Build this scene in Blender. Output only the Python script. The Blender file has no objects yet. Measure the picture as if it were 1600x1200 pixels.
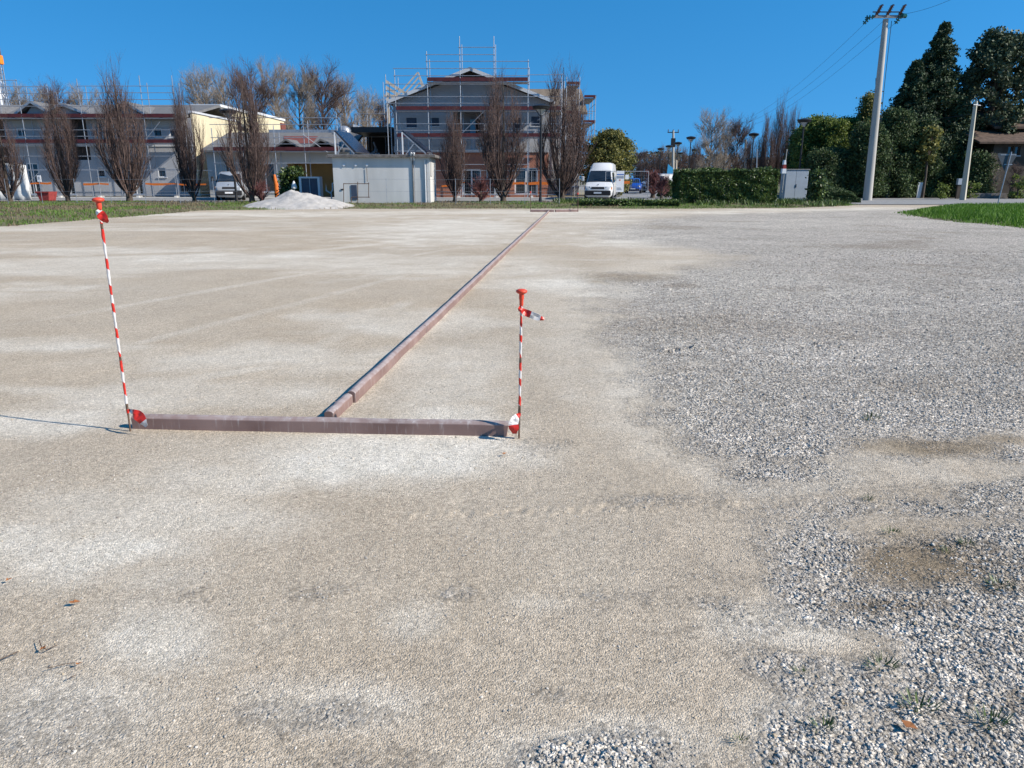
import bpy, math, random
import numpy as np
from mathutils import Vector, Matrix
random.seed(7); RNG = np.random.default_rng(7)
S = bpy.context.scene; C = S.collection
R = math.radians

# ------------------------------------------------------------------ camera, sky, sun, exposure
PITCH, FPX, EYE = R(15.47), 1160.0, 1.5
cam_d = bpy.data.cameras.new("camera"); cam = bpy.data.objects.new("camera", cam_d); C.objects.link(cam)
cam_d.sensor_width = 36; cam_d.lens = 36 * FPX / 1600; cam_d.clip_start = .05; cam_d.clip_end = 6000
cam.location = (0, 0, EYE); cam.rotation_euler = (math.pi/2 - PITCH, 0, 0); S.camera = cam
SUN_EL, SUN_AZ = R(35), R(107)              # azimuth clockwise from +Y
sdir = Vector((math.sin(SUN_AZ)*math.cos(SUN_EL), math.cos(SUN_AZ)*math.cos(SUN_EL), math.sin(SUN_EL)))
wd = bpy.data.worlds.new("World"); S.world = wd; wd.use_nodes = True
nt = wd.node_tree; nt.nodes.clear()
tc = nt.nodes.new('ShaderNodeTexCoord'); va = nt.nodes.new('ShaderNodeVectorMath'); va.operation = 'ADD'
va.inputs[1].default_value = (0, 0, .30)
vn = nt.nodes.new('ShaderNodeVectorMath'); vn.operation = 'NORMALIZE'
sky = nt.nodes.new('ShaderNodeTexSky'); sky.sky_type = 'NISHITA'; sky.sun_disc = False
sky.sun_elevation = SUN_EL; sky.sun_rotation = SUN_AZ; sky.air_density = 1.15; sky.dust_density = .05; sky.ozone_density = 4.5
hs = nt.nodes.new('ShaderNodeHueSaturation'); hs.inputs['Saturation'].default_value = 1.32; hs.inputs['Hue'].default_value = .495
bg = nt.nodes.new('ShaderNodeBackground'); bg.inputs[1].default_value = .128
wo = nt.nodes.new('ShaderNodeOutputWorld')
for a, b in ((tc.outputs['Generated'], va.inputs[0]), (va.outputs[0], vn.inputs[0]), (vn.outputs[0], sky.inputs[0]),
             (sky.outputs[0], hs.inputs['Color']), (hs.outputs[0], bg.inputs[0]), (bg.outputs[0], wo.inputs[0])):
    nt.links.new(a, b)
sl = bpy.data.lights.new("sun", 'SUN'); sl.energy = 4.8; sl.angle = R(.53); sl.color = (1, .93, .83)
so = bpy.data.objects.new("sun", sl); C.objects.link(so); so.rotation_euler = (-sdir).to_track_quat('-Z', 'Y').to_euler()
so.location = (30, -10, 40)
S.view_settings.view_transform = 'Standard'; S.view_settings.look = 'None'; S.view_settings.gamma = 1
S.view_settings.exposure = 0.55; S.cycles.max_bounces = 6; S.cycles.transparent_max_bounces = 8

# ------------------------------------------------------------------ measuring helpers
cp, sp = math.cos(PITCH), math.sin(PITCH)
def W(px, py, Y):                            # photo pixel + real distance -> point
    u = (px-800)/FPX; v = (600-py)/FPX
    t = Y/(cp+v*sp)
    return Vector((u*t, Y, EYE+t*(-sp+v*cp)))
def G(px, py):                               # photo pixel on the flat ground
    u = (px-800)/FPX; v = (600-py)/FPX
    t = EYE/(sp-v*cp)
    return (u*t, t*(cp+v*sp))
def X_at(px, py, Y): return W(px, py, Y).x
def Z_at(py, Y): return W(800, py, Y).z

# ------------------------------------------------------------------ numpy noise
_perm = RNG.random((256, 256))
def vnoise(x, y):
    xi = np.floor(x).astype(int); yi = np.floor(y).astype(int); fx = x-xi; fy = y-yi
    fx = fx*fx*(3-2*fx); fy = fy*fy*(3-2*fy)
    a = _perm[xi & 255, yi & 255]; b = _perm[(xi+1) & 255, yi & 255]; c = _perm[xi & 255, (yi+1) & 255]; d = _perm[(xi+1) & 255, (yi+1) & 255]
    return (a*(1-fx)+b*fx)*(1-fy)+(c*(1-fx)+d*fx)*fy
def fbm(x, y, o=4, s=1.0, seed=0):
    r = 0; a = 1; t = 0
    for i in range(o):
        r = r+a*vnoise(x*s+seed*17.3+i*5.1, y*s+seed*9.7+i*3.3); t += a; a *= .5; s *= 2.03
    return r/t
def sstep(a, b, x):
    t = np.clip((x-a)/(b-a), 0, 1); return t*t*(3-2*t)
def poly_sd(poly, x, y):                     # signed distance, positive inside
    inside = np.zeros(x.shape, bool); d = np.full(x.shape, 1e9)
    n = len(poly)
    for i in range(n):
        x0, y0 = poly[i]; x1, y1 = poly[(i+1) % n]
        ex, ey = x1-x0, y1-y0
        t = np.clip(((x-x0)*ex+(y-y0)*ey)/(ex*ex+ey*ey+1e-12), 0, 1)
        d = np.minimum(d, np.hypot(x-x0-t*ex, y-y0-t*ey))
        c = ((y0 > y) != (y1 > y)) & (x < (x1-x0)*(y-y0)/(y1-y0+1e-12)+x0)
        inside ^= c
    return np.where(inside, d, -d)

# ------------------------------------------------------------------ materials
def mat(name, col, rough=.7, var=.12, scale=6, metal=0, bump=0, bscale=40, spec=.4, island=0, cols=None, streak=False, trans=0, coat=0):
    m = bpy.data.materials.new(name); m.use_nodes = True; n = m.node_tree.nodes; l = m.node_tree.links
    b = n['Principled BSDF']; b.inputs['Roughness'].default_value = rough; b.inputs['Metallic'].default_value = metal
    b.inputs['Specular IOR Level'].default_value = spec
    if coat: b.inputs['Coat Weight'].default_value = coat; b.inputs['Coat Roughness'].default_value = .08
    tc = n.new('ShaderNodeTexCoord'); no = n.new('ShaderNodeTexNoise'); no.inputs['Scale'].default_value = scale; no.inputs['Detail'].default_value = 6
    src = tc.outputs['Object']
    if streak:
        mp = n.new('ShaderNodeMapping'); mp.inputs['Scale'].default_value = (1, 1, .18); l.new(src, mp.inputs[0]); src = mp.outputs[0]
    l.new(src, no.inputs['Vector'])
    rp = n.new('ShaderNodeValToRGB'); rp.color_ramp.elements[0].position = .3; rp.color_ramp.elements[1].position = .7
    c2 = cols if cols else tuple(max(0, c*(1-2*var)) for c in col)
    rp.color_ramp.elements[0].color = (*c2, 1); rp.color_ramp.elements[1].color = (*col, 1)
    out = rp.outputs[0]
    if island:
        g = n.new('ShaderNodeNewGeometry'); mx = n.new('ShaderNodeMath'); mx.operation = 'MULTIPLY_ADD'
        l.new(g.outputs['Random Per Island'], mx.inputs[0]); mx.inputs[1].default_value = island; mx.inputs[2].default_value = -island/2
        ad = n.new('ShaderNodeMath'); ad.operation = 'ADD'; l.new(no.outputs[0], ad.inputs[0]); l.new(mx.outputs[0], ad.inputs[1]); l.new(ad.outputs[0], rp.inputs[0])
    else: l.new(no.outputs[0], rp.inputs[0])
    l.new(out, b.inputs['Base Color'])
    if bump:
        n2 = n.new('ShaderNodeTexNoise'); n2.inputs['Scale'].default_value = bscale; n2.inputs['Detail'].default_value = 4; l.new(tc.outputs['Object'], n2.inputs['Vector'])
        bp = n.new('ShaderNodeBump'); bp.inputs['Strength'].default_value = bump; bp.inputs['Distance'].default_value = .02
        l.new(n2.outputs[0], bp.inputs['Height']); l.new(bp.outputs[0], b.inputs['Normal'])
    if trans:
        tr = n.new('ShaderNodeBsdfTranslucent'); l.new(out, tr.inputs[0]); ms = n.new('ShaderNodeMixShader'); ms.inputs[0].default_value = trans
        l.new(b.outputs[0], ms.inputs[1]); l.new(tr.outputs[0], ms.inputs[2]); l.new(ms.outputs[0], n['Material Output'].inputs[0])
    return m
M = {}
M['wall_grey'] = mat('wall_grey', (.39, .39, .40), .85, .06, 1.2, bump=.15)
M['wall_white'] = mat('wall_white', (.46, .45, .42), .85, .06, 1.0)
M['wall_cream'] = mat('wall_cream', (.62, .54, .36), .85, .04, 1.5)
M['concrete'] = mat('concrete', (.46, .45, .43), .85, .12, 2.5, bump=.2, streak=True)
M['concrete_dark'] = mat('concrete_dark', (.20, .18, .165), .9, .3, 4, bump=.4)
M['pole'] = mat('pole_concrete', (.43, .41, .37), .8, .1, 3, streak=True)
M['galv'] = mat('galvanised', (.42, .44, .47), .45, .15, 8, metal=.6)
M['darkmetal'] = mat('dark_metal', (.018, .019, .021), .45, .1, 8)
M['redboard'] = mat('red_board', (.10, .018, .02), .6, .25, 3)
M['plank'] = mat('plank', (.30, .29, .28), .8, .2, 5)
M['roof_grey'] = mat('roof_grey', (.17, .165, .16), .8, .15, 3)
M['roof_edge'] = mat('roof_edge', (.55, .56, .57), .5, .05, 4)
M['roof_red'] = mat('roof_red', (.20, .06, .045), .85, .2, 5)
M['glass'] = mat('glass_dark', (.02, .026, .034), .06, .2, 2, spec=.7)
M['shutter'] = mat('shutter', (.05, .07, .11), .5, .1, 5)
M['frame_white'] = mat('frame_white', (.66, .67, .68), .5, .04, 6)
M['solar'] = mat('solar', (.014, .018, .035), .18, .2, 8, spec=.6)
M['timber'] = mat('new_timber', (.62, .52, .40), .7, .1, 6)
M['vanwhite'] = mat('van_white', (.68, .68, .67), .35, .05, 2, coat=.5)
M['vansilver'] = mat('van_silver', (.42, .44, .46), .35, .06, 2, metal=.3, coat=.5)
M['blue'] = mat('car_blue', (.01, .06, .32), .3, .05, 2, coat=.7)
M['blackplastic'] = mat('black_plastic', (.025, .025, .027), .6, .15, 8)
M['tyre'] = mat('tyre', (.018, .018, .018), .85, .2, 9)
M['rim'] = mat('rim', (.35, .36, .37), .4, .1, 6, metal=.7)
M['lamp_glass'] = mat('lamp_glass', (.45, .47, .48), .1, .05, 6, spec=.8)
M['orange'] = mat('orange_mesh', (.70, .17, .02), .6, .15, 10)
M['capred'] = mat('cap_red', (.72, .075, .035), .5, .12, 30)
M['tapered'] = mat('tape_red', (.60, .03, .018), .35, .12, 40)
M['tapewhite'] = mat('tape_white', (.62, .60, .58), .35, .06, 40)
M['rust'] = mat('rusty_bar', (.17, .11, .075), .8, .3, 60, bump=.3, bscale=300)
M['signback'] = mat('sign_back', (.07, .085, .10), .5, .15, 5)
M['bark_purple'] = mat('bark_purple', (.135, .09, .078), .9, .25, 3, island=.5)
M['bark_tan'] = mat('bark_tan', (.32, .265, .21), .9, .2, 3, island=.5)
M['trunk'] = mat('trunk', (.11, .085, .065), .9, .25, 4, bump=.4)
M['leaf_dark'] = mat('leaf_dark', (.085, .13, .042), .7, .3, .5, island=.7, trans=.2)
M['leaf_conifer'] = mat('leaf_conifer', (.052, .088, .034), .7, .3, .4, island=.7, trans=.1)
M['leaf_glossy'] = mat('leaf_glossy', (.09, .12, .06), .6, .25, .5, island=.7, spec=.3, trans=.1)
M['leaf_yellow'] = mat('leaf_yellow', (.27, .25, .07), .6, .25, .6, island=.8, trans=.3, cols=(.07, .08, .02))
M['leaf_bamboo'] = mat('leaf_bamboo', (.20, .25, .05), .6, .25, .6, island=.7, trans=.35, cols=(.06, .10, .02))
M['leaf_hedge'] = mat('leaf_hedge', (.14, .20, .05), .4, .3, .8, island=.8, trans=.2, cols=(.028, .05, .015))
M['grass'] = mat('grass_blades', (.12, .24, .03), .7, .25, .3, island=.5, trans=.3, cols=(.11, .14, .035))
M['grassgreen'] = mat('grass_lush', (.13, .26, .025), .7, .25, .5, island=.6, trans=.3, cols=(.05, .13, .012))
M['drygrass'] = mat('grass_dry', (.25, .20, .12), .85, .25, .5, island=.6, trans=.2, cols=(.12, .085, .05))
M['deadleaf'] = mat('dead_leaf', (.42, .16, .05), .7, .2, 40)
M['green_glass'] = mat('green_glass', (.02, .12, .10), .12, .2, 8, spec=.8)
M['insul'] = mat('brown_insulator', (.10, .035, .025), .3, .2, 8, spec=.7)
M['tarp'] = mat('white_sheet', (.62, .62, .60), .6, .1, 2, bump=.3, bscale=6)
M['cabinet'] = mat('cabinet_grey', (.36, .40, .44), .6, .06, 2)
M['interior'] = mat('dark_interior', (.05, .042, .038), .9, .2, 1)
M['cream_dim'] = mat('cream_wall_shaded', (.42, .30, .14), .9, .1, 1)  # cream wall inside the carport, its shade put into the colour
M['asphalt'] = mat('asphalt', (.27, .265, .255), .9, .12, 2, bump=.3, bscale=80)
M['kerb'] = mat('kerb', (.50, .49, .46), .85, .1, 6)
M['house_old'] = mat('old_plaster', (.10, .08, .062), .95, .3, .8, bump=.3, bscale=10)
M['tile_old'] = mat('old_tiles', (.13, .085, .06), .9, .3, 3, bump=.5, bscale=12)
M['flagblue'] = mat('flag_blue', (.05, .38, .70), .6, .05, 4)
M['skirtplum'] = mat('plum_twig', (.20, .08, .075), .8, .2, 4, island=.5)
M['brickred'] = mat('brick_red', (.33, .05, .045), .8, .2, 6)
M['doorblue'] = mat('pale_blue', (.22, .50, .68), .5, .08, 4)
M['signwhite'] = mat('sign_white', (.78, .79, .80), .5, .03, 4)
M['signblue'] = mat('sign_blue', (.03, .12, .42), .5, .05, 4)
M['signgrey'] = mat('sign_grey', (.38, .42, .46), .6, .25, 30)
M['amber'] = mat('amber', (.85, .25, .02), .4, .1, 9)

def brick_mat():
    m = bpy.data.materials.new('brick'); m.use_nodes = True; n = m.node_tree.nodes; l = m.node_tree.links; b = n['Principled BSDF']
    b.inputs['Roughness'].default_value = .9
    tc = n.new('ShaderNodeTexCoord'); mp = n.new('ShaderNodeMapping'); mp.inputs['Rotation'].default_value = (R(-90), 0, 0)
    br = n.new('ShaderNodeTexBrick'); br.inputs['Scale'].default_value = 4; br.inputs['Color1'].default_value = (.40, .15, .085, 1)
    br.inputs['Color2'].default_value = (.30, .11, .07, 1); br.inputs['Mortar'].default_value = (.28, .22, .18, 1); br.inputs['Mortar Size'].default_value = .012
    l.new(tc.outputs['Object'], mp.inputs[0]); l.new(mp.outputs[0], br.inputs[0]); l.new(br.outputs[0], b.inputs['Base Color'])
    return m
M['brick'] = brick_mat()

def timber_mat():
    m = bpy.data.materials.new('recycled_plastic_timber'); m.use_nodes = True; n = m.node_tree.nodes; l = m.node_tree.links; b = n['Principled BSDF']
    b.inputs['Roughness'].default_value = .62
    tc = n.new('ShaderNodeTexCoord'); geo = n.new('ShaderNodeNewGeometry')
    no = n.new('ShaderNodeTexNoise'); no.inputs['Scale'].default_value = 3; no.inputs['Detail'].default_value = 7
    mp = n.new('ShaderNodeMapping'); mp.inputs['Scale'].default_value = (26, 26, 3); l.new(tc.outputs['Object'], mp.inputs[0])
    n2 = n.new('ShaderNodeTexNoise'); n2.inputs['Scale'].default_value = 2.2; n2.inputs['Detail'].default_value = 5; l.new(mp.outputs[0], n2.inputs[0])
    l.new(tc.outputs['Object'], no.inputs[0])
    r = n.new('ShaderNodeValToRGB'); r.color_ramp.elements[0].color = (.15, .088, .075, 1); r.color_ramp.elements[1].color = (.27, .18, .155, 1)
    r.color_ramp.elements[0].position = .3; r.color_ramp.elements[1].position = .75; l.new(no.outputs[0], r.inputs[0])
    # chalky dust lying on top faces and streaks
    sx = n.new('ShaderNodeSeparateXYZ'); l.new(geo.outputs['Normal'], sx.inputs[0])
    d = n.new('ShaderNodeMath'); d.operation = 'MULTIPLY_ADD'; l.new(sx.outputs['Z'], d.inputs[0]); d.inputs[1].default_value = .55; d.inputs[2].default_value = -.02
    st = n.new('ShaderNodeMapRange'); st.inputs[1].default_value = .56; st.inputs[2].default_value = .75; st.inputs[3].default_value = 0; st.inputs[4].default_value = .5
    l.new(n2.outputs[0], st.inputs[0]); ad = n.new('ShaderNodeMath'); ad.operation = 'ADD'; ad.use_clamp = True
    l.new(d.outputs[0], ad.inputs[0]); l.new(st.outputs[0], ad.inputs[1])
    n3 = n.new('ShaderNodeTexNoise'); n3.inputs['Scale'].default_value = 14; n3.inputs['Detail'].default_value = 6; l.new(tc.outputs['Object'], n3.inputs[0])
    mu = n.new('ShaderNodeMath'); mu.operation = 'MULTIPLY'; l.new(ad.outputs[0], mu.inputs[0]); 
    mr = n.new('ShaderNodeMapRange'); mr.inputs[1].default_value = .35; mr.inputs[2].default_value = .62; mr.inputs[3].default_value = .35; mr.inputs[4].default_value = 1.1; l.new(n3.outputs[0], mr.inputs[0]); l.new(mr.outputs[0], mu.inputs[1])
    mx = n.new('ShaderNodeMix'); mx.data_type = 'RGBA'; l.new(mu.outputs[0], mx.inputs[0]); l.new(r.outputs[0], mx.inputs[6]); mx.inputs[7].default_value = (.46, .42, .40, 1)
    l.new(mx.outputs[2], b.inputs['Base Color'])
    bp = n.new('ShaderNodeBump'); bp.inputs['Strength'].default_value = .3; bp.inputs['Distance'].default_value = .004; l.new(n3.outputs[0], bp.inputs['Height']); l.new(bp.outputs[0], b.inputs['Normal'])
    return m
M['ptimber'] = timber_mat()

def ground_mat():
    m = bpy.data.materials.new('crushed_stone_lot'); m.use_nodes = True; n = m.node_tree.nodes; l = m.node_tree.links; b = n['Principled BSDF']
    b.inputs['Roughness'].default_value = .95; b.inputs['Specular IOR Level'].default_value = .15
    tc = n.new('ShaderNodeTexCoord'); at = n.new('ShaderNodeAttribute'); at.attribute_name = 'zone'
    sep = n.new('ShaderNodeSeparateColor'); l.new(at.outputs['Color'], sep.inputs[0])
    def noise(s, det=6, rough=.6, sc=None):
        x = n.new('ShaderNodeTexNoise'); x.inputs['Scale'].default_value = s; x.inputs['Detail'].default_value = det; x.inputs['Roughness'].default_value = rough
        if sc:
            mp = n.new('ShaderNodeMapping'); mp.inputs['Scale'].default_value = sc; l.new(tc.outputs['Object'], mp.inputs[0]); l.new(mp.outputs[0], x.inputs['Vector'])
        else: l.new(tc.outputs['Object'], x.inputs['Vector'])
        return x.outputs[0]
    def vor(s):
        x = n.new('ShaderNodeTexVoronoi'); x.inputs['Scale'].default_value = s; l.new(tc.outputs['Object'], x.inputs['Vector']); return x
    def mr(a, i0, i1, o0, o1):
        x = n.new('ShaderNodeMapRange'); l.new(a, x.inputs[0])
        for k, v in enumerate((i0, i1, o0, o1)): x.inputs[k+1].default_value = v
        return x.outputs[0]
    def math_(op, a, bb, c=None):
        x = n.new('ShaderNodeMath'); x.operation = op
        for k, v in enumerate((a, bb, c)):
            if v is None: continue
            if isinstance(v, (int, float)): x.inputs[k].default_value = v
            else: l.new(v, x.inputs[k])
        return x.outputs[0]
    def mix(f, a, bb, t='MIX'):
        x = n.new('ShaderNodeMix'); x.data_type = 'RGBA'; x.blend_type = t
        for k, v in ((0, f), (6, a), (7, bb)):
            if isinstance(v, (int, float)): x.inputs[k].default_value = v
            elif isinstance(v, tuple): x.inputs[k].default_value = (*v, 1)
            else: l.new(v, x.inputs[k])
        return x.outputs[2]
    v1 = vor(95); v2 = vor(42); v3 = vor(17); v0 = vor(170)
    def grey(vv, lo, hi):
        s = n.new('ShaderNodeSeparateColor'); l.new(vv.outputs['Color'], s.inputs[0]); return mr(s.outputs[0], 0, 1, lo, hi)
    # beige compacted fines
    base = mix(mr(noise(1.1), .35, .65, 0, 1), (.425, .345, .25), (.50, .415, .31))
    base = mix(mr(noise(.25, 4), .4, .62, 0, .6), base, (.45, .385, .30))
    base = mix(sep.outputs[1], base, mix(mr(noise(5), .3, .7, 0, 1), (.60, .54, .44), (.71, .645, .54)))
    base = mix(sep.outputs[2], base, mix(mr(noise(3), .3, .7, 0, 1), (.21, .15, .085), (.30, .235, .155)))
    spk = math_('MULTIPLY', grey(v1, .84, 1.15), math_('MULTIPLY', grey(v0, .70, 1.28), mr(noise(240, 3, .7), .3, .7, .85, 1.14)))
    pk = mr(noise(26, 6, .85), .60, .70, 1, .62); spk = math_('MULTIPLY', spk, pk)
    spk = math_('MULTIPLY', spk, mr(noise(38, 5, .75), .3, .7, .84, 1.14))
    spk = math_('MULTIPLY', spk, mr(noise(9, 5, .7), .3, .7, .95, 1.05))
    base = mix(1.0, base, spk, 'MULTIPLY')
    # grey crushed gravel
    g1 = math_('MULTIPLY', grey(v1, .5, 1.35), mr(v1.outputs['Distance'], .25, .75, 1.12, .68))
    g2 = math_('MULTIPLY', grey(v2, .6, 1.3), mr(v2.outputs['Distance'], .3, .8, 1.12, .74))
    g3 = grey(v3, .8, 1.2)
    gg = math_('MULTIPLY', math_('MULTIPLY', g1, g2), g3)
    gcol = mix(mr(noise(.5, 5), .38, .62, 0, 1), (.57, .51, .43), (.69, .62, .53))
    gcol = mix(sep.outputs[1], gcol, (.76, .69, .585)); gcol = mix(math_('MULTIPLY', sep.outputs[2], .9), gcol, (.28, .21, .135))
    grav = mix(1.0, gcol, gg, 'MULTIPLY')
    gz = math_('ADD', sep.outputs[0], math_('MULTIPLY', math_('SUBTRACT', noise(7, 8, .85), .5), 1.5))
    gz = mr(gz, .25, .8, 0, 1)
    col = mix(gz, base, grav)
    l.new(col, b.inputs['Base Color'])
    h1 = math_('MULTIPLY', math_('SUBTRACT', .8, v1.outputs['Distance']), math_('MULTIPLY_ADD', gz, .0125, .0015))
    h0 = math_('MULTIPLY', math_('SUBTRACT', .8, v0.outputs['Distance']), .0034)
    h2 = math_('MULTIPLY', math_('SUBTRACT', .8, v2.outputs['Distance']), math_('MULTIPLY', gz, .022))
    h3 = math_('ADD', h0, math_('MULTIPLY', noise(60, 6, .75), .004))
    h4 = math_('MULTIPLY', noise(7, 5, .7), .010)
    h = math_('ADD', math_('ADD', h1, h2), math_('ADD', h3, h4))
    bp = n.new('ShaderNodeBump'); bp.inputs['Strength'].default_value = 1; bp.inputs['Distance'].default_value = 1.0; l.new(h, bp.inputs['Height']); l.new(bp.outputs[0], b.inputs['Normal'])
    return m
M['lot'] = ground_mat()
def verge_mat():
    m = mat('verge_soil', (.13, .15, .05), .95, .3, .8, bump=.6, bscale=12, cols=(.12, .085, .055)); return m
M['verge'] = verge_mat()
M['soil'] = mat('distant_ground', (.17, .16, .09), .95, .2, .05)
M['lawn'] = mat('site_ground', (.20, .20, .12), .95, .3, .6, bump=.4, bscale=8, cols=(.24, .20, .16))

# ------------------------------------------------------------------ object helpers
def tag(o, label=None, cat=None, group=None, kind=None):
    if label: o['label'] = label
    if cat: o['category'] = cat
    if group: o['group'] = group
    if kind: o['kind'] = kind
    return o
WL = {}                                      # world location of each root or part (parts sit at local zero)
def thing(name, label, cat, loc=(0, 0, 0), group=None):
    o = bpy.data.objects.new(name, None); C.objects.link(o); o.location = loc; o.empty_display_size = .2
    WL[o] = Vector(loc); return tag(o, label, cat, group)
def from_np(name, V, F, m, parent=None, loc=None, smooth=False, mats=None, midx=None):
    V = np.asarray(V, dtype=np.float64).reshape(-1, 3); F = np.asarray(F, dtype=np.int32)
    L = WL[parent] if parent is not None else Vector(loc if loc is not None else (0, 0, 0))
    V = V-np.array(L)
    me = bpy.data.meshes.new(name); me.vertices.add(len(V)); me.vertices.foreach_set('co', V.ravel())
    k = F.shape[1]; me.loops.add(F.size); me.loops.foreach_set('vertex_index', F.ravel())
    me.polygons.add(len(F)); me.polygons.foreach_set('loop_start', np.arange(0, F.size, k, dtype=np.int32))
    me.polygons.foreach_set('loop_total', np.full(len(F), k, dtype=np.int32))
    if smooth: me.polygons.foreach_set('use_smooth', np.ones(len(F), bool))
    me.update(calc_edges=True); me.validate()
    o = bpy.data.objects.new(name, me); C.objects.link(o)
    for mm in (mats or [m]): me.materials.append(mm)
    if midx is not None: me.polygons.foreach_set('material_index', np.asarray(midx, dtype=np.int32))
    if parent is not None: o.parent = parent
    else: o.location = L
    WL[o] = L
    return o
class MB:
    def __init__(s): s.v = []; s.f = []; s.mi = []; s.sm = []
    def add(s, vs, fs, mi=0, sm=False):
        b = len(s.v); s.v += [tuple(v) for v in vs]; s.f += [tuple(i+b for i in f) for f in fs]; s.mi += [mi]*len(fs); s.sm += [sm]*len(fs); return s
    def box(s, x0, x1, y0, y1, z0, z1, mi=0):
        return s.add([(x0, y0, z0), (x1, y0, z0), (x1, y1, z0), (x0, y1, z0), (x0, y0, z1), (x1, y0, z1), (x1, y1, z1), (x0, y1, z1)],
                     [(0, 3, 2, 1), (4, 5, 6, 7), (0, 1, 5, 4), (1, 2, 6, 5), (2, 3, 7, 6), (3, 0, 4, 7)], mi)
    def bar(s, a, b, w, h, mi=0):             # box bar between two points
        a = Vector(a); b = Vector(b); d = (b-a).normalized(); up = Vector((0, 0, 1)) if abs(d.z) < .98 else Vector((0, 1, 0))
        r = d.cross(up).normalized()*(w/2); u = r.cross(d).normalized()*(h/2)
        vs = [p+q for p in (a, b) for q in (-r-u, r-u, r+u, -r+u)]
        return s.add(vs, [(0, 1, 2, 3), (7, 6, 5, 4), (0, 4, 5, 1), (1, 5, 6, 2), (2, 6, 7, 3), (3, 7, 4, 0)], mi)
    def tube(s, pts, rad, n=8, mi=0, cap=True):
        pts = [Vector(p) for p in pts]; k = len(pts)
        rad = rad if isinstance(rad, (list, tuple)) else [rad]*k
        d0 = (pts[-1]-pts[0]).normalized(); ref = Vector((0, 0, 1)) if abs(d0.z) < .9 else Vector((1, 0, 0)); vs = []
        for i, p in enumerate(pts):
            d = (pts[min(i+1, k-1)]-pts[max(i-1, 0)]).normalized(); a = d.cross(ref).normalized(); b = d.cross(a)
            for j in range(n):
                t = 2*math.pi*j/n; vs.append(p+(a*math.cos(t)+b*math.sin(t))*rad[i])
        fs = [(i*n+j, i*n+(j+1) % n, (i+1)*n+(j+1) % n, (i+1)*n+j) for i in range(k-1) for j in range(n)]
        if cap: fs += [tuple(range(n))[::-1], tuple((k-1)*n+j for j in range(n))]
        return s.add(vs, fs, mi, True)
    def lathe(s, c, prof, n=16, mi=0):        # profile (r, z) about the vertical through c
        c = Vector(c); vs = [(c.x+r*math.cos(2*math.pi*j/n), c.y+r*math.sin(2*math.pi*j/n), c.z+z) for r, z in prof for j in range(n)]
        k = len(prof)
        fs = [(i*n+j, i*n+(j+1) % n, (i+1)*n+(j+1) % n, (i+1)*n+j) for i in range(k-1) for j in range(n)]
        fs += [tuple(range(n))[::-1], tuple((k-1)*n+j for j in range(n))]
        return s.add(vs, fs, mi, True)
    def prism(s, poly, a, b, axis='y', mi=0):  # polygon of (p,q) extruded along an axis from a to b
        f = {'y': lambda p, q, t: (p, t, q), 'x': lambda p, q, t: (t, p, q), 'z': lambda p, q, t: (p, q, t)}[axis]
        n = len(poly); vs = [f(p, q, a) for p, q in poly]+[f(p, q, b) for p, q in poly]
        fs = [tuple(range(n)), tuple(range(2*n-1, n-1, -1))]+[(i, (i+1) % n, n+(i+1) % n, n+i) for i in range(n)]
        return s.add(vs, fs, mi)
    def quad(s, a, b, c, d, mi=0): return s.add([a, b, c, d], [(0, 1, 2, 3)], mi)
    def build(s, name, m, parent=None, loc=None, bevel=0):
        L = WL[parent] if parent is not None else Vector(loc if loc is not None else (0, 0, 0))
        me = bpy.data.meshes.new(name); me.from_pydata([tuple(Vector(v)-L) for v in s.v], [], s.f)
        ms = m if isinstance(m, (list, tuple)) else [m]
        for q in ms: me.materials.append(q)
        me.polygons.foreach_set('material_index', s.mi); me.polygons.foreach_set('use_smooth', s.sm); me.update()
        import bmesh
        bm = bmesh.new(); bm.from_mesh(me); bmesh.ops.recalc_face_normals(bm, faces=bm.faces); bm.to_mesh(me); bm.free()
        o = bpy.data.objects.new(name, me); C.objects.link(o)
        if parent is not None: o.parent = parent
        else: o.location = L
        if bevel:
            q = o.modifiers.new('bevel', 'BEVEL'); q.width = bevel; q.segments = 2; q.limit_method = 'ANGLE'
        if any(s.sm):
            try: me.set_sharp_from_angle(angle=R(45))
            except Exception: pass
        WL[o] = L; return o
def dup(root, loc, rz=0, label=None, group=None, scale=None):
    r = root.copy(); C.objects.link(r); r.location = loc; r.rotation_euler = (0, 0, rz)
    if scale: r.scale = (scale if isinstance(scale, (tuple, list)) else (scale,)*3)
    if label: r['label'] = label
    if group: r['group'] = group
    def rec(a, b):
        for ch in list(a.children):
            c = ch.copy(); C.objects.link(c); c.parent = b; rec(ch, c)
    rec(root, r); return r

# ------------------------------------------------------------------ vectorised tubes, twigs, leaves
def np_tubes(P, Rd, n=3):
    P = np.asarray(P, float); Nn, k, _ = P.shape
    d = np.gradient(P, axis=1); d /= np.linalg.norm(d, axis=2, keepdims=True)+1e-9
    ref = RNG.normal(size=(Nn, 1, 3)); a = np.cross(d, ref); a /= np.linalg.norm(a, axis=2, keepdims=True)+1e-9; b = np.cross(d, a)
    ang = np.arange(n)*2*math.pi/n
    V = P[:, :, None, :]+(a[:, :, None, :]*np.cos(ang)[None, None, :, None]+b[:, :, None, :]*np.sin(ang)[None, None, :, None])*Rd[:, :, None, None]
    V = V.reshape(-1, 3)
    base = (np.arange(Nn)*k*n)[:, None, None]; i = (np.arange(k-1)*n)[None, :, None]; j = np.arange(n)[None, None, :]; j2 = (j+1) % n
    F = np.stack([base+i+j, base+i+j2, base+i+n+j2, base+i+n+j], -1).reshape(-1, 4)
    return V, F
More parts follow.
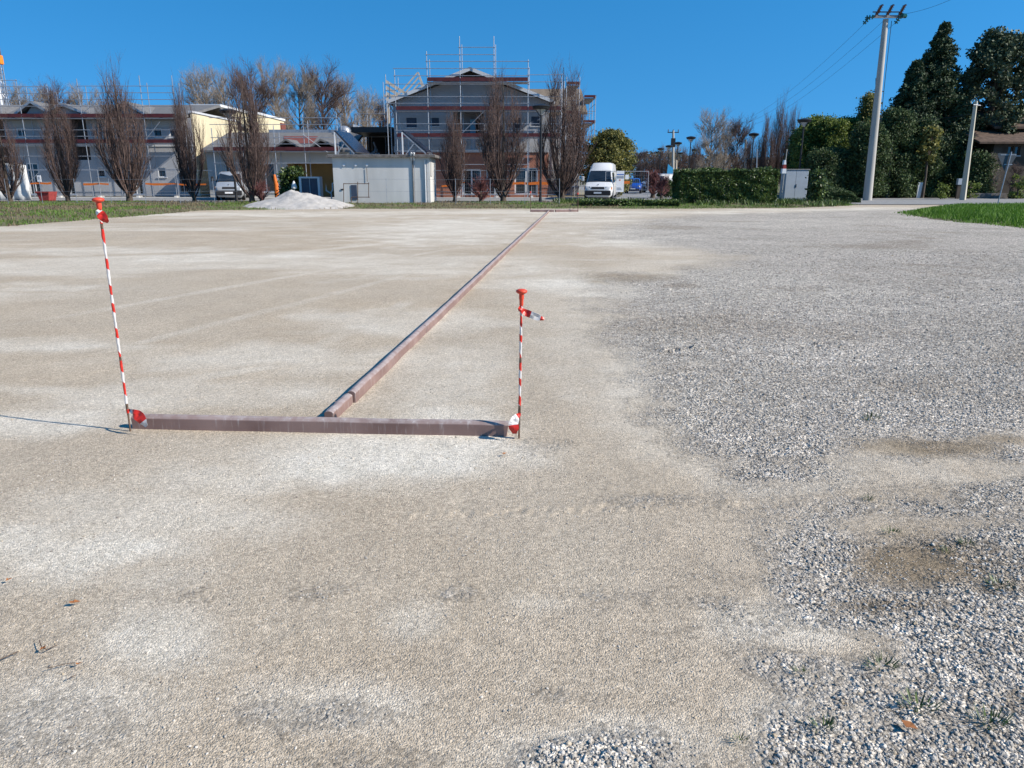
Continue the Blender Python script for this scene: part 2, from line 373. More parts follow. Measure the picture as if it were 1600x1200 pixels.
def merge(parts):
    V = []; F = []; o = 0
    for v, f in parts: V.append(v); F.append(f+o); o += len(v)
    return np.concatenate(V), np.concatenate(F)
def shoots(par, prad, n, L, spread, up, jit, rr, k=4, t0=.15, curve=.3, taper=.5, out=0.0):
    """n child shoots from random places along the parent polylines"""
    idx = RNG.integers(0, len(par), n); t = t0+(1-t0)*RNG.random(n)*.98; kk = par.shape[1]-1
    f = t*kk; i = np.minimum(f.astype(int), kk-1); w = (f-i)[:, None]
    p0 = par[idx, i]*(1-w)+par[idx, i+1]*w; pr = prad[idx, i]*(1-w[:, 0])+prad[idx, i+1]*w[:, 0]
    d = par[idx, i+1]-par[idx, i]; d /= np.linalg.norm(d, axis=1, keepdims=True)+1e-9
    rnd = RNG.normal(size=(n, 3)); rnd -= d*(rnd*d).sum(1, keepdims=True); rnd /= np.linalg.norm(rnd, axis=1, keepdims=True)+1e-9
    if out:
        rad = p0.copy(); rad[:, 2] = 0; rad /= np.linalg.norm(rad, axis=1, keepdims=True)+1e-6; rnd += rad*out
    dd = d+rnd*spread; dd[:, 2] += up; dd /= np.linalg.norm(dd, axis=1, keepdims=True)
    ln = L*(1-taper*t)*(.6+.7*RNG.random(n)); P = np.zeros((n, k, 3)); P[:, 0] = p0; cur = dd.copy()
    for q in range(1, k):
        P[:, q] = P[:, q-1]+cur*(ln/(k-1))[:, None]
        cur = cur+RNG.normal(size=(n, 3))*jit; cur[:, 2] += curve; cur /= np.linalg.norm(cur, axis=1, keepdims=True)
    r0 = np.minimum(rr, pr*.8+.001); Rd = r0[:, None]*np.linspace(1, .35, k)[None, :]
    return P, Rd
def fastigiate(seed, H=8.4, Wd=3.0, dens=1.0, mt='bark_purple'):
    global RNG; RNG = np.random.default_rng(seed)
    t = thing('bare_tree', 'x', 'tree')
    n = 26; k = 9; P = np.zeros((n, k, 3)); s = np.linspace(0, 1, k)
    for i in range(n):
        a = RNG.random()*6.283; ro = (.15+.85*math.sqrt(RNG.random()))*Wd/2; hh = H*(.98-.42*(ro/(Wd/2))**2)*(.86+.16*RNG.random()); z0 = .15+.9*RNG.random()
        prof = np.sin(np.clip(s*1.7, 0, 1.571))**.8*(1-.45*s**3)
        P[i, :, 0] = math.cos(a)*ro*prof+RNG.normal(size=k)*.03*s; P[i, :, 1] = math.sin(a)*ro*prof+RNG.normal(size=k)*.03*s; P[i, :, 2] = z0*.6+(hh-z0*.6)*s**1.05
    Rd = (.045+.02*RNG.random((n, 1)))*np.linspace(1, .12, k)[None, :]
    T = MB(); T.tube([(0, 0, -.1), (.02, 0, .35), (0, .03, 1.0), (0, 0, 2.4), (.05, .02, H*.6), (0, 0, H*.93)], [.2, .16, .13, .09, .05, .01], 8)
    tr = T.build('trunk', M['trunk'], t)
    P2, R2 = shoots(P, Rd, int(420*dens), 1.9, .42, .45, .06, .017, 5, .05, .16, .35)
    P3, R3 = shoots(P2, R2, int(2300*dens), .9, .5, .32, .09, .0075, 4, .1, .12, .3)
    V, F = merge([np_tubes(P, Rd, 4), np_tubes(P2, R2, 3), np_tubes(P3, R3, 3)])
    from_np('crown', V, F, M[mt], t); return t
def broad_bare(seed, H=12, Wd=8, mt='bark_tan', nt=2600, r3=.016, spread=.75):
    global RNG; RNG = np.random.default_rng(seed)
    t = thing('bare_tree', 'x', 'tree')
    T = MB(); T.tube([(0, 0, -.2), (.03, 0, H*.2), (.1, .05, H*.45), (.05, 0, H*.75), (0, 0, H*.95)], [.28, .2, .15, .08, .02], 8); T.build('trunk', M['trunk'], t)
    par = np.array([[(0, 0, 0), (.03, 0, H*.2), (.1, .05, H*.45), (.05, 0, H*.75), (0, 0, H*.92)]], float); pr = np.array([[.25, .2, .15, .08, .03]])
    P1, R1 = shoots(par, pr, 44, Wd*.66, 1.3, .30, .1, .065, 7, .14, .07, .45)
    P2, R2 = shoots(P1, R1, 320, Wd*.27, spread, .3, .12, .028, 5, .15, .06, .4)
    P3, R3 = shoots(P2, R2, nt, Wd*.13, spread, .25, .14, r3, 4, .1, .05, .3)
    V, F = merge([np_tubes(P1, R1, 4), np_tubes(P2, R2, 3), np_tubes(P3, R3, 3)])
    from_np('crown', V, F, M[mt], t); return t
def leaf_quads(cen, size, flat=.5, elong=1.6):
    n = len(cen); a = RNG.normal(size=(n, 3)); a /= np.linalg.norm(a, axis=1, keepdims=True); b = RNG.normal(size=(n, 3)); b[:, 2] *= flat
    b = np.cross(a, b); b /= np.linalg.norm(b, axis=1, keepdims=True)+1e-9
    s = size*(.6+.8*RNG.random(n))[:, None]
    V = np.stack([cen-a*s*elong*.5, cen+b*s*.5, cen+a*s*elong*.5, cen-b*s*.5], 1).reshape(-1, 3)
    F = np.arange(4*n).reshape(n, 4); return V, F
def leafy_tree(name, label, cat, loc, H, Wd, shape, mt, nclump=110, per=130, leaf=.17, trunk_h=.2, group=None, seed=1, crown_r=.55, droop=0):
    """shape(s, a) -> radius fraction at height fraction s and bearing a"""
    global RNG; RNG = np.random.default_rng(seed)
    t = thing(name, label, cat, (0, 0, 0), group)
    T = MB(); T.tube([(0, 0, -.2), (.05, 0, H*.3), (0, .05, H*.6), (0, 0, H*.9)], [.035*H*.5+.05, .03*H*.4+.03, .012*H+.02, .02], 8)
    cs = []
    for i in range(nclump):
        s = RNG.random()**.9; a = RNG.random()*6.283; r = shape(s, a)*Wd/2*(.35+.65*math.sqrt(RNG.random()))*(1+.22*max(0, RNG.normal())); z = H*(trunk_h+(1-trunk_h)*s)
        cs.append((math.cos(a)*r, math.sin(a)*r, z))
    for c in cs[::4]: T.tube([(0, 0, max(.3, c[2]*.75)), (c[0]*.5, c[1]*.5, c[2]*.9), c], [.05, .03, .01], 4)
    T.build('trunk', M['trunk'], t)
    pts = []
    for c in cs:
        rr = crown_r*(.6+.7*RNG.random()); q = RNG.normal(size=(per, 3))*rr*np.array([.5, .5, .38])
        if droop: q[:, 2] -= droop*np.hypot(q[:, 0], q[:, 1])
        pts.append(q+np.array(c))
    pts = np.concatenate(pts); pts = pts[pts[:, 2] > .1]
    V, F = leaf_quads(pts, leaf); from_np('crown', V, F, M[mt], t)
    t.location = loc; t.rotation_euler[2] = 0; return t

# ================================================================== THE SETTING
def sheet(name, rects, z, m, kind='structure', sub=1):
    b = MB()
    for (x0, x1, y0, y1) in rects: b.quad((x0, y0, z), (x1, y0, z), (x1, y1, z), (x0, y1, z))
    return tag(b.build(name, m), kind=kind)
sheet('distant_ground', [(-2500, 2500, -300, 3000)], -.12, M['soil'])
GRAV = [G(*p) for p in [(905, 445), (900, 428), (1010, 425), (1120, 402), (1010, 385), (930, 372), (925, 355), (980, 342), (1060, 335), (1300, 328), (1400, 326), (2200, 322), (2600, 420), (2400, 720), (1600, 728), (1450, 738), (1300, 738), (1190, 725), (1110, 705), (1050, 665), (1020, 610), (975, 560), (925, 500)]]
GRAV2 = [G(*p) for p in [(1150, 770), (1230, 800), (1250, 850), (1290, 905), (1230, 930), (1120, 950), (1060, 990), (1110, 1030), (1185, 1065), (1130, 1120), (1060, 1160), (960, 1200), (800, 1500), (2400, 1500), (2300, 760), (1600, 765), (1400, 790), (1300, 765)]]
def pix(x, y):                               # ground point -> photo pixel
    d = y*cp+EYE*sp; return 800+FPX*x/d, 600-FPX*(y*sp-EYE*cp)/d*1.0
def blob(px, py, cx, cy, rx, ry, wob): return sstep(1.3, .2, np.hypot((px-cx)/rx, (py-cy)/ry)+wob)
WHITE = [(560, 705, 330, 50, .9), (330, 740, 150, 40, .6), (40, 850, 220, 75, .95), (170, 800, 260, 45, .6), (230, 985, 120, 60, .6), (560, 1100, 170, 50, .5), (110, 1140, 170, 90, .5), (880, 1170, 240, 55, .75), (985, 590, 70, 75, .6), (1080, 640, 60, 60, .5), (900, 470, 55, 40, .5),
         (400, 404, 330, 11, .75), (150, 392, 240, 9, .6), (700, 360, 190, 26, .75), (640, 420, 220, 18, .6), (640, 500, 190, 22, .55), (480, 560, 330, 22, .5), (280, 620, 330, 26, .5), (90, 540, 200, 14, .55), (720, 590, 110, 55, .55), (700, 650, 90, 28, .7), (1000, 370, 130, 20, .8), (60, 450, 140, 10, .5), (60, 660, 190, 24, .75), (370, 335, 420, 4, .7), (900, 332, 420, 3.5, .8),
         (640, 965, 60, 40, .4), (850, 940, 60, 20, .3), (1270, 850, 40, 80, .4), (1230, 970, 150, 40, .7), (1400, 960, 90, 18, .6), (1260, 1140, 120, 90, .45), (240, 900, 90, 30, .3), (60, 610, 150, 10, .5), (1060, 520, 50, 60, .3)]
BROWN = [(1440, 880, 165, 48, .85), (1390, 945, 120, 22, .8), (1545, 905, 80, 30, .6), (1480, 700, 120, 14, .75), (1570, 690, 70, 9, .6), (980, 435, 75, 9, .55), (1060, 445, 40, 5, .5), (1350, 385, 120, 6, .4), (1250, 520, 160, 14, .3), (1420, 600, 160, 20, .3), (1590, 560, 70, 10, .35), (1590, 1090, 40, 20, .5), (330, 350, 250, 8, .2), (1060, 355, 60, 5, .4)]
BEIGE = [(1310, 1000, 130, 26, .8), (1150, 1130, 60, 40, .8), (1500, 740, 160, 18, .7), (1380, 820, 130, 22, .6), (1500, 820, 120, 16, .4), (1500, 1130, 60, 16, .3)]
TUFTGRAV = [(500, 920, 110, 30, .3), (720, 925, 50, 20, .45), (520, 1115, 180, 35, .45), (900, 1180, 180, 50, .9), (90, 1150, 160, 70, .45), (880, 1080, 90, 26, .35), (640, 1180, 300, 40, .3), (860, 690, 100, 30, .3), (1080, 780, 200, 18, .45), (320, 930, 60, 25, .3)]
def zones(x, y):
    w1 = fbm(x, y, 6, 2.2, 1)-.5; w2 = fbm(x, y, 6, .6, 2)-.5
    px, py = pix(x, y); py = np.where(y*cp+EYE*sp < .3, 2000, py)
    wob = w1*1.3+w2*1.0
    wx = x+w1*.9+w2*.9+(fbm(x, y, 5, 6, 18)-.5)*.35; wy = y+(fbm(x, y, 6, 1.6, 3)-.5)*1.5
    s1 = poly_sd(GRAV, wx, wy); s2 = poly_sd(GRAV2, wx, wy)
    sc = np.clip(y*.05, .12, 1.2)
    g = np.maximum(sstep(-1.3, 2.6, s1/sc), sstep(-1.6, 3.4, s2/np.clip(y*.07, .1, 1)))
    g = np.maximum(g, (.25+.55*sstep(.4, .65, fbm(x, y, 5, 1.5, 14)))*sstep(1040, 1330, px+wob*220)*sstep(690, 730, py)*sstep(840, 790, py))
    for c in TUFTGRAV: g = np.maximum(g, c[4]*blob(px, py, *c[:4], wob))
    for c in BEIGE: g = g*(1-c[4]*blob(px, py, *c[:4], wob))
    edge = np.exp(-((s1/sc)+.4)**2/1.3)*(s1 < 3)
    wh = .30*edge+.55*sstep(.52, .72, fbm(x*.55, y*1.25, 5, .33, 5))
    for c in WHITE: wh = np.maximum(wh, c[4]*blob(px, py, *c[:4], wob))
    for (A, B, w_, am) in (((60, 500), (720, 386), .10, .38), ((120, 560), (760, 398), .10, .33), ((470, 395), (840, 352), .2, .5), ((0, 640), (500, 560), .12, .35), ((640, 470), (420, 580), .1, .3)):
        (ax, ay), (bx, by) = G(*A), G(*B); L_ = math.hypot(bx-ax, by-ay); t_ = ((x-ax)*(bx-ax)+(y-ay)*(by-ay))/L_**2; dd = np.abs((x-ax)*(by-ay)-(y-ay)*(bx-ax))/L_
        wh = np.maximum(wh, am*sstep(w_*1.6, w_*.4, dd+w1*.12)*sstep(-.05, .1, t_)*sstep(1.05, .85, t_)*(.4+1.1*fbm(x, y, 4, 3, 16)))
    wh *= .25+1.45*(fbm(x*.8, y*1.5, 6, 1.6, 6))
    bs = np.zeros_like(x)
    for c in BROWN: bs = np.maximum(bs, c[4]*blob(px, py, *c[:4], wob))
    bs = np.maximum(bs, .35*sstep(.6, .8, fbm(x, y, 5, .7, 8))*g)
    g = g*(1-.3*bs); g = g*(.82+.36*fbm(x, y, 4, 1.3, 9))
    return np.clip(g, 0, 1), np.clip(wh*(1-bs), 0, 1), np.clip(bs, 0, 1)
def height(x, y, g, bs):
    h = (fbm(x, y, 4, .25, 11)-.5)*.03+(fbm(x, y, 4, 1.5, 12)-.5)*.012+(fbm(x, y, 4, 9, 13)-.5)*.010*(.35+g+2*bs)
    near = np.exp(-((y-4.4)/.25)**2)*(np.abs(x+.9) < 1.9)
    px, py = pix(x, y)
    for (A, B, am, w_) in (((600, 804), (1290, 782), .007, .045), ((900, 788), (1250, 776), .006, .03), ((1020, 549), (1118, 546), .030, .09), ((1245, 541), (1300, 538), .026, .09), ((1060, 715), (1330, 712), .004, .06), ((1000, 500), (1330, 485), .014, .10)):
        (ax, ay), (bx, by) = G(*A), G(*B); L_ = math.hypot(bx-ax, by-ay); t_ = ((x-ax)*(bx-ax)+(y-ay)*(by-ay)); dd = ((x-ax)*(by-ay)-(y-ay)*(bx-ax))/L_; t1_ = t_/L_
        h = h+am*sstep(w_*1.3, w_*.5, np.abs(dd))*sstep(-.1, .2, t1_)*sstep(L_+.1, L_-.2, t1_)*(np.sin(t1_*6.283/.062+dd*40+6*fbm(x, y, 3, 2.5, 17))*.3+.15+3.2*(fbm(x, y, 4, 16, 15)-.5))
    return h*(1-near*.9)-.01*blob(px, py, 1430, 880, 170, 50, 0)*1.0
def lot():
    ys = np.concatenate([np.linspace(-9, 1.2, 24, endpoint=False), 1.2*np.exp(np.linspace(0, math.log(52/1.2), 760))])
    u = np.linspace(-1, 1, 860); xs = np.sinh(u*4.6)/math.sinh(4.6)*75
    xs = np.where(np.abs(u) < 0, xs, xs)
    X, Y = np.meshgrid(xs, ys); x = X.ravel(); y = Y.ravel(); g, wh, bs = zones(x, y)
    z = height(x, y, g, bs); z = z*sstep(52, 44, y)
    nx, ny = len(xs), len(ys); i = np.arange(ny-1)[:, None]*nx+np.arange(nx-1)[None, :]
    F = np.stack([i, i+1, i+nx+1, i+nx], -1).reshape(-1, 4)
    o = from_np('gravel_lot', np.stack([x, y, z], 1), F, M['lot'], smooth=True)
    ca = o.data.color_attributes.new('zone', 'FLOAT_COLOR', 'POINT')
    ca.data.foreach_set('color', np.stack([g, wh, bs, np.ones_like(g)], 1).ravel()); tag(o, kind='structure')
lot()
# roads, pavement, site ground
sheet('road', [(-90, 20, 50.2, 56.4), (20, 110, 45, 60), (9, 20, 56.4, 150)], .03, M['asphalt'])
sheet('pavement', [(-90, 8.6, 56.5, 59)], .13, M['kerb'])
kb = MB(); kb.box(-90, 8.6, 56.38, 56.5, -.05, .135); kb.box(8.6, 8.72, 56.38, 59, -.05, .135); kb.build('kerb', M['concrete'])['kind'] = 'structure'
sheet('site_ground', [(-90, 8.6, 59, 150)], .16, M['lawn'])
sheet('garden_ground', [(20, 120, 60.2, 150)], .02, M['verge'])
# grass verges: left and back of the lot, and the island at the right
LE = G(0, 355); L2 = G(330, 329)
VERGE = [(-90, LE[1]-14), (LE[0]-9, LE[1]-6), LE, (LE[0]+.9, LE[1]+7), L2, (-10, 38.7), (0, 38.9), (8, 39), (14, 40), (18, 42), (20.6, 45), (21, 54.5), (14, 54.5), (13, 50), (-90, 50)]
ISLE = [G(1395, 333), G(1445, 343), G(1520, 350), G(1600, 357), G(1750, 366), (45, 18), (75, 30), (75, 43.5), (30, 43.5), G(1460, 323)]
def vz(x, y, poly, top): return np.clip(poly_sd(poly, x, y)*.05-.02, -.1, top*.6)+(fbm(x, y, 4, .8, 21)-.5)*.07*sstep(0, 1.2, poly_sd(poly, x, y))
def verge_mesh(name, poly, x0, x1, y0, y1, st, top):
    xs = np.arange(x0, x1, st); ys = np.arange(y0, y1, st); X, Y = np.meshgrid(xs, ys); x = X.ravel(); y = Y.ravel()
    sd = poly_sd(poly, x, y); z = vz(x, y, poly, top); nx, ny = len(xs), len(ys)
    i = np.arange(ny-1)[:, None]*nx+np.arange(nx-1)[None, :]; F = np.stack([i, i+1, i+nx+1, i+nx], -1).reshape(-1, 4)
    F = F[(sd[F] > -.4).all(1)]
    tag(from_np(name, np.stack([x, y, z], 1), F, M['verge'], smooth=True), kind='structure')
verge_mesh('grass_verge', VERGE, -60, 23, 12, 56, .3, .2)
verge_mesh('grass_island', ISLE, 12, 60, 16, 46, .3, .12)
def blades(name, label, x, y, z, h, wd, m, cat='grass'):
    n = len(x); a = RNG.random(n)*6.283; dx = np.cos(a)*wd/2; dy = np.sin(a)*wd/2; l = RNG.normal(size=(n, 2))*(h*.4)[:, None]
    V = np.stack([np.stack([x-dx, y-dy, z-.01], 1), np.stack([x+dx, y+dy, z-.01], 1), np.stack([x+dx*.3+l[:, 0], y+dy*.3+l[:, 1], z+h], 1), np.stack([x-dx*.3+l[:, 0], y-dy*.3+l[:, 1], z+h], 1)], 1).reshape(-1, 3)
    return tag(from_np(name, V, np.arange(4*n).reshape(n, 4), m), label, cat, kind='stuff')
def pts_in(poly, n, x0, x1, y0, y1, m=0):
    x = RNG.uniform(x0, x1, n); y = RNG.uniform(y0, y1, n); s = poly_sd(poly, x, y); k = s > m; return x[k], y[k], s[k]
RNG = np.random.default_rng(3)
x, y, s = pts_in(VERGE, 230000, -46, 22, 20, 52, .05)
k = (fbm(x, y, 4, .35, 31) > .47+.02*(x < 2)) & ((s < 6) | (x < -14)); k &= RNG.random(len(x)) < np.where(x < 0, .75, 1); x1, y1 = x[k], y[k]
blades('verge_grass', 'short green and yellowing grass growing on the verge behind the lot', x1, y1, vz(x1, y1, VERGE, .2), RNG.uniform(.02, .10, len(x1))*np.where((x1 > -15) & (x1 < 14), .8, 1.1), RNG.uniform(.02, .045, len(x1)), M['grass'])
k = ~k & (RNG.random(len(x)) < .4); x1, y1 = x[k], y[k]
blades('dry_grass', 'dry brown grass and leaf litter under the bare trees', x1, y1, vz(x1, y1, VERGE, .2), RNG.uniform(.03, .12, len(x1)), RNG.uniform(.02, .04, len(x1)), M['drygrass'])
x, y, s = pts_in(VERGE, 12000, 2.5, 20, 41, 48, .3); k = fbm(x, y, 4, 1.1, 35) > .52; x, y, s = x[k], y[k], s[k]
blades('weed_growth', 'rough dark green weeds along the foot of the hedge', x, y, vz(x, y, VERGE, .2), RNG.uniform(.08, .28, len(x)), RNG.uniform(.03, .07, len(x)), M['leaf_hedge'])
x, y, s = pts_in(ISLE, 190000, 14, 60, 18, 44, -.05)
k = RNG.random(len(x)) < sstep(-.1, .8, s+(fbm(x, y, 4, 1.5, 33)-.5)); x, y, s = x[k], y[k], s[k]
blades('island_grass', 'bright green thick grass on the island at the right', x, y, vz(x, y, ISLE, .12), RNG.uniform(.08, .24, len(x))*(.4+.6*sstep(0, 1.5, s)), RNG.uniform(.02, .045, len(x)), M['grassgreen'])

# loose stones on the lot: countless, one object of instances
def stones():
    global RNG; RNG = np.random.default_rng(5)
    P = []; Sc = []
    for (y0, y1, dens, smin, smax, keep_g) in ((1.2, 3.2, 9000, .0022, .0092, 1), (3.2, 6, 4200, .003, .0092, 1), (6, 10, 1300, .004, .0105, 1), (10, 16, 300, .006, .0125, 1)):
        w = y1*.8+1.2; n = int(dens*(y1-y0)*2*w); x = RNG.uniform(-w, w, n); y = RNG.uniform(y0, y1, n)
        g, wh, bs = zones(x, y); q = RNG.random(n); cl = fbm(x, y, 4, 5, 41)
        pr = (1-.4*bs)*np.clip(sstep(.30, 1.05, g+(cl-.5)*1.1)*.8+(.035+.30*sstep(.56, .75, cl)+.06*wh)*sstep(7, 3, y)+.2*bs*(cl > .5), 0, 1)
        k = q < pr; x, y, g, bs = x[k], y[k], g[k], bs[k]; sz = smin+(smax-smin)*RNG.random(len(x))**2.6
        sz = sz*(.55+.5*sstep(.3, .95, g)); sz = np.where(RNG.random(len(x)) < .006, sz*1.7, sz)
        z = height(x, y, g, bs)+sz*RNG.uniform(-.25, .35, len(x)); P.append(np.stack([x, y, z], 1)); Sc.append(sz)
    P = np.concatenate(P); Sc = np.concatenate(Sc)
    # keep clear of the edging timbers
    fx = (P[:, 0] > -2.62) & (P[:, 0] < .06) & (np.abs(P[:, 1]-4.31) < .075)
    P = P[~fx]; Sc = Sc[~fx]
    me = bpy.data.meshes.new('loose_stones'); me.vertices.add(len(P)); me.vertices.foreach_set('co', P.ravel().astype(np.float32))
    at = me.attributes.new('scl', 'FLOAT', 'POINT'); at.data.foreach_set('value', Sc.astype(np.float32)); me.update()
    o = bpy.data.objects.new('loose_stones', me); C.objects.link(o); tag(o, 'loose grey and white crushed stones lying on the lot', 'gravel', kind='stuff')
    m = bpy.data.materials.new('crushed_stone'); m.use_nodes = True; nn = m.node_tree.nodes; l = m.node_tree.links; b = nn['Principled BSDF']; b.inputs['Roughness'].default_value = .85; b.inputs['Specular IOR Level'].default_value = .25
    oi = nn.new('ShaderNodeObjectInfo'); rp = nn.new('ShaderNodeValToRGB'); l.new(oi.outputs['Random'], rp.inputs[0])
    e = rp.color_ramp.elements; e[0].position = 0; e[0].color = (.20, .17, .14, 1); e[1].position = 1; e[1].color = (.55, .50, .43, 1)
    for p_, c_ in ((.2, (.30, .27, .23)), (.5, (.43, .39, .335)), (.72, (.52, .47, .405)), (.8, (.42, .33, .22)), (.86, (.58, .53, .455))):
        q = e.new(p_); q.color = (*c_, 1)
    l.new(rp.outputs[0], b.inputs['Base Color'])
    ng = bpy.data.node_groups.new('scatter_stones', 'GeometryNodeTree'); ng.is_modifier = True
    ng.interface.new_socket('Geometry', in_out='INPUT', socket_type='NodeSocketGeometry'); ng.interface.new_socket('Geometry', in_out='OUTPUT', socket_type='NodeSocketGeometry')
    N = ng.nodes; Lk = ng.links; gi = N.new('NodeGroupInput'); go = N.new('NodeGroupOutput'); g2i = N.new('GeometryNodeGeometryToInstance')
    for v in range(5):
        ico = N.new('GeometryNodeMeshIcoSphere'); ico.inputs['Radius'].default_value = 1; ico.inputs['Subdivisions'].default_value = 2
        sp_ = N.new('GeometryNodeSetPosition'); no = N.new('ShaderNodeTexNoise'); no.noise_dimensions = '4D'; no.inputs['W'].default_value = v*7.7; no.inputs['Scale'].default_value = 1.1; no.inputs['Detail'].default_value = 1
        sb = N.new('ShaderNodeVectorMath'); sb.operation = 'SUBTRACT'; sb.inputs[1].default_value = (.5, .5, .5); Lk.new(no.outputs['Color'], sb.inputs[0])
        sc = N.new('ShaderNodeVectorMath'); sc.operation = 'SCALE'; sc.inputs['Scale'].default_value = 2.0; Lk.new(sb.outputs[0], sc.inputs[0])
        Lk.new(ico.outputs[0], sp_.inputs[0]); Lk.new(sc.outputs[0], sp_.inputs['Offset'])
        sm = N.new('GeometryNodeSetMaterial'); sm.inputs['Material'].default_value = m; Lk.new(sp_.outputs[0], sm.inputs[0])
        ss = N.new('GeometryNodeSetShadeSmooth'); ss.inputs['Shade Smooth'].default_value = False; Lk.new(sm.outputs[0], ss.inputs[0])
        tr = N.new('GeometryNodeTransform'); tr.inputs['Scale'].default_value = (1.0, .8, .62); Lk.new(ss.outputs[0], tr.inputs[0]); Lk.new(tr.outputs[0], g2i.inputs[0])
    mp = N.new('GeometryNodeMeshToPoints'); Lk.new(gi.outputs[0], mp.inputs[0])
    ip = N.new('GeometryNodeInstanceOnPoints'); ip.inputs['Pick Instance'].default_value = True
    rv = N.new('FunctionNodeRandomValue'); rv.data_type = 'FLOAT_VECTOR'; rv.inputs[0].default_value = (-.5, -.5, 0); rv.inputs[1].default_value = (.5, .5, 6.28)
    ri = N.new('FunctionNodeRandomValue'); ri.data_type = 'INT'; ri.inputs[4].default_value = 0; ri.inputs[5].default_value = 4
    na = N.new('GeometryNodeInputNamedAttribute'); na.data_type = 'FLOAT'; na.inputs[0].default_value = 'scl'
    Lk.new(mp.outputs[0], ip.inputs['Points']); Lk.new(g2i.outputs[0], ip.inputs['Instance']); Lk.new(ri.outputs[2], ip.inputs['Instance Index'])
    Lk.new(rv.outputs[0], ip.inputs['Rotation']); Lk.new(na.outputs[0], ip.inputs['Scale']); Lk.new(ip.outputs[0], go.inputs[0])
    md = o.modifiers.new('scatter', 'NODES'); md.node_group = ng; me.materials.append(m)
    print('stones', len(P))
stones()

# ================================================================== FOREGROUND: timbers, stakes, tape
def timber(a, b, label, h=.084, w=.064, first=False, group='purple edging timbers of the long line', name='edging_timber', undercut=0, z=-.02):
    """one recycled plastic timber with a rounded back, from a to b"""
    a = Vector((*a, 0)); b = Vector((*b, 0)); d = (b-a).normalized(); r = Vector((d.y, -d.x, 0))
    prof = [(-w/2, z), (-w/2, h*.80), (-w/2+.012, h*.93), (-w/2+.028, h), (w/2-.028, h), (w/2-.012, h*.93), (w/2, h*.80), (w/2, z)]
    mb = MB(); n = 9; L = (b-a).length; np_ = len(prof); vs = []
    for i in range(n):
        p = a+d*(L*i/(n-1))
        for q, zz in prof:
            e = -d*undercut*(1-zz/h)*(1 if i == n-1 else 0)
            vs.append(p+r*(q+math.sin(i*1.7+a.x*3)*.002)+Vector((0, 0, zz+math.sin(i*2.3+a.y)*.0015))+e)
    fs = [(i*np_+j, i*np_+j+1, (i+1)*np_+j+1, (i+1)*np_+j) for i in range(n-1) for j in range(np_-1)]
    fs += [(i*np_+np_-1, i*np_, (i+1)*np_, (i+1)*np_+np_-1) for i in range(n-1)]
    fs += [tuple(range(np_))[::-1], tuple((n-1)*np_+j for j in range(np_))]
    mb.add(vs, fs); o = mb.build(name, M['ptimber'], None, a, bevel=.004)
    return tag(o, label, 'timber', group)
gl = G(204, 672); gr = G(800, 684)
ft = timber((gl[0], gl[1]+.055), (gr[0]-.015, gr[1]+.055), 'long brown-purple timber lying crosswise in front between the two striped stakes', group=None, h=.088, w=.065, undercut=.015)
a0 = Vector(G(517, 660)); a1 = Vector(G(858, 331)); a0.y += .03; d_ = (a1-a0).normalized(); tot = (a1-a0).length
L_ = [0, .42]; q = .42
while q < tot-1: q += 2.42; L_.append(min(q, tot))
ORD = ['second', 'third', 'fourth', 'fifth', 'sixth', 'seventh', 'eighth', 'ninth', 'tenth', 'eleventh', 'twelfth', 'thirteenth', 'fourteenth', 'fifteenth', 'sixteenth', 'seventeenth', 'eighteenth', 'nineteenth', 'twentieth']
for i in range(len(L_)-1):
    off = Vector((d_.y, -d_.x))*(random.uniform(-.004, .004) if i else -.02)
    lab = 'short low purple timber stub butting against the front crosswise timber' if i == 0 else f'purple timber, the {ORD[i-1]} piece from the front in the long receding line'
    timber(a0+d_*(L_[i]+.003)+off, a0+d_*(L_[i+1]-.003)+off, lab, h=.066 if i == 0 else .084+random.uniform(-.004, .004))
fa = G(829, 331.5); fb = G(903, 331); mid = (fa[0]+fb[0])/2
timber((fa[0], fa[1]), (mid-.03, fa[1]), 'far crosswise timber at the end of the line, left half', group='far crosswise timbers', h=.12, w=.12)
timber((mid+.03, fa[1]), (fb[0], fb[1]), 'far crosswise timber at the end of the line, right half', group='far crosswise timbers', h=.12, w=.12)

def tape_tube(p0, p1, r, t0, t1, parent, pitch=.105, name='barrier_tape', gap=0.0):
    """striped tape wound round the bar in a slightly uneven helix"""
    n = 12; L = (p1-p0).length*(t1-t0); k = int(L/.006); d = (p1-p0).normalized(); a = d.cross(Vector((0, 1, 0))).normalized(); b = d.cross(a)
    vs = []; fs = []; mi = []
    for i in range(k+1):
        c = p0+(p1-p0)*(t0+(t1-t0)*i/k); s = i*.006
        for j in range(n):
            th = 2*math.pi*j/n; ph = s/.045+j/n; rr = r*(1+.16*(ph % 1)+.12*math.sin(s*31)+.08*math.sin(s*83+j))
            vs.append(c+(a*math.cos(th)+b*math.sin(th))*rr)
    for i in range(k):
        for j in range(n):
            s = i*.006; ph = (s+.035*j/n+.03*math.sin(s*9)+.014*math.sin(s*27))/pitch
            f = ph % 1; mi.append(1 if f < .47 else 0); fs.append((i*n+j, i*n+(j+1) % n, (i+1)*n+(j+1) % n, (i+1)*n+j))
            if gap and math.sin(s*23+.7)+math.sin(s*41) > 2-gap: mi[-1] = 2
    mb = MB(); mb.add(vs, fs, 0, True); mb.mi = mi
    return mb.build(name, [M['tapewhite'], M['tapered'], M['rust']], parent)
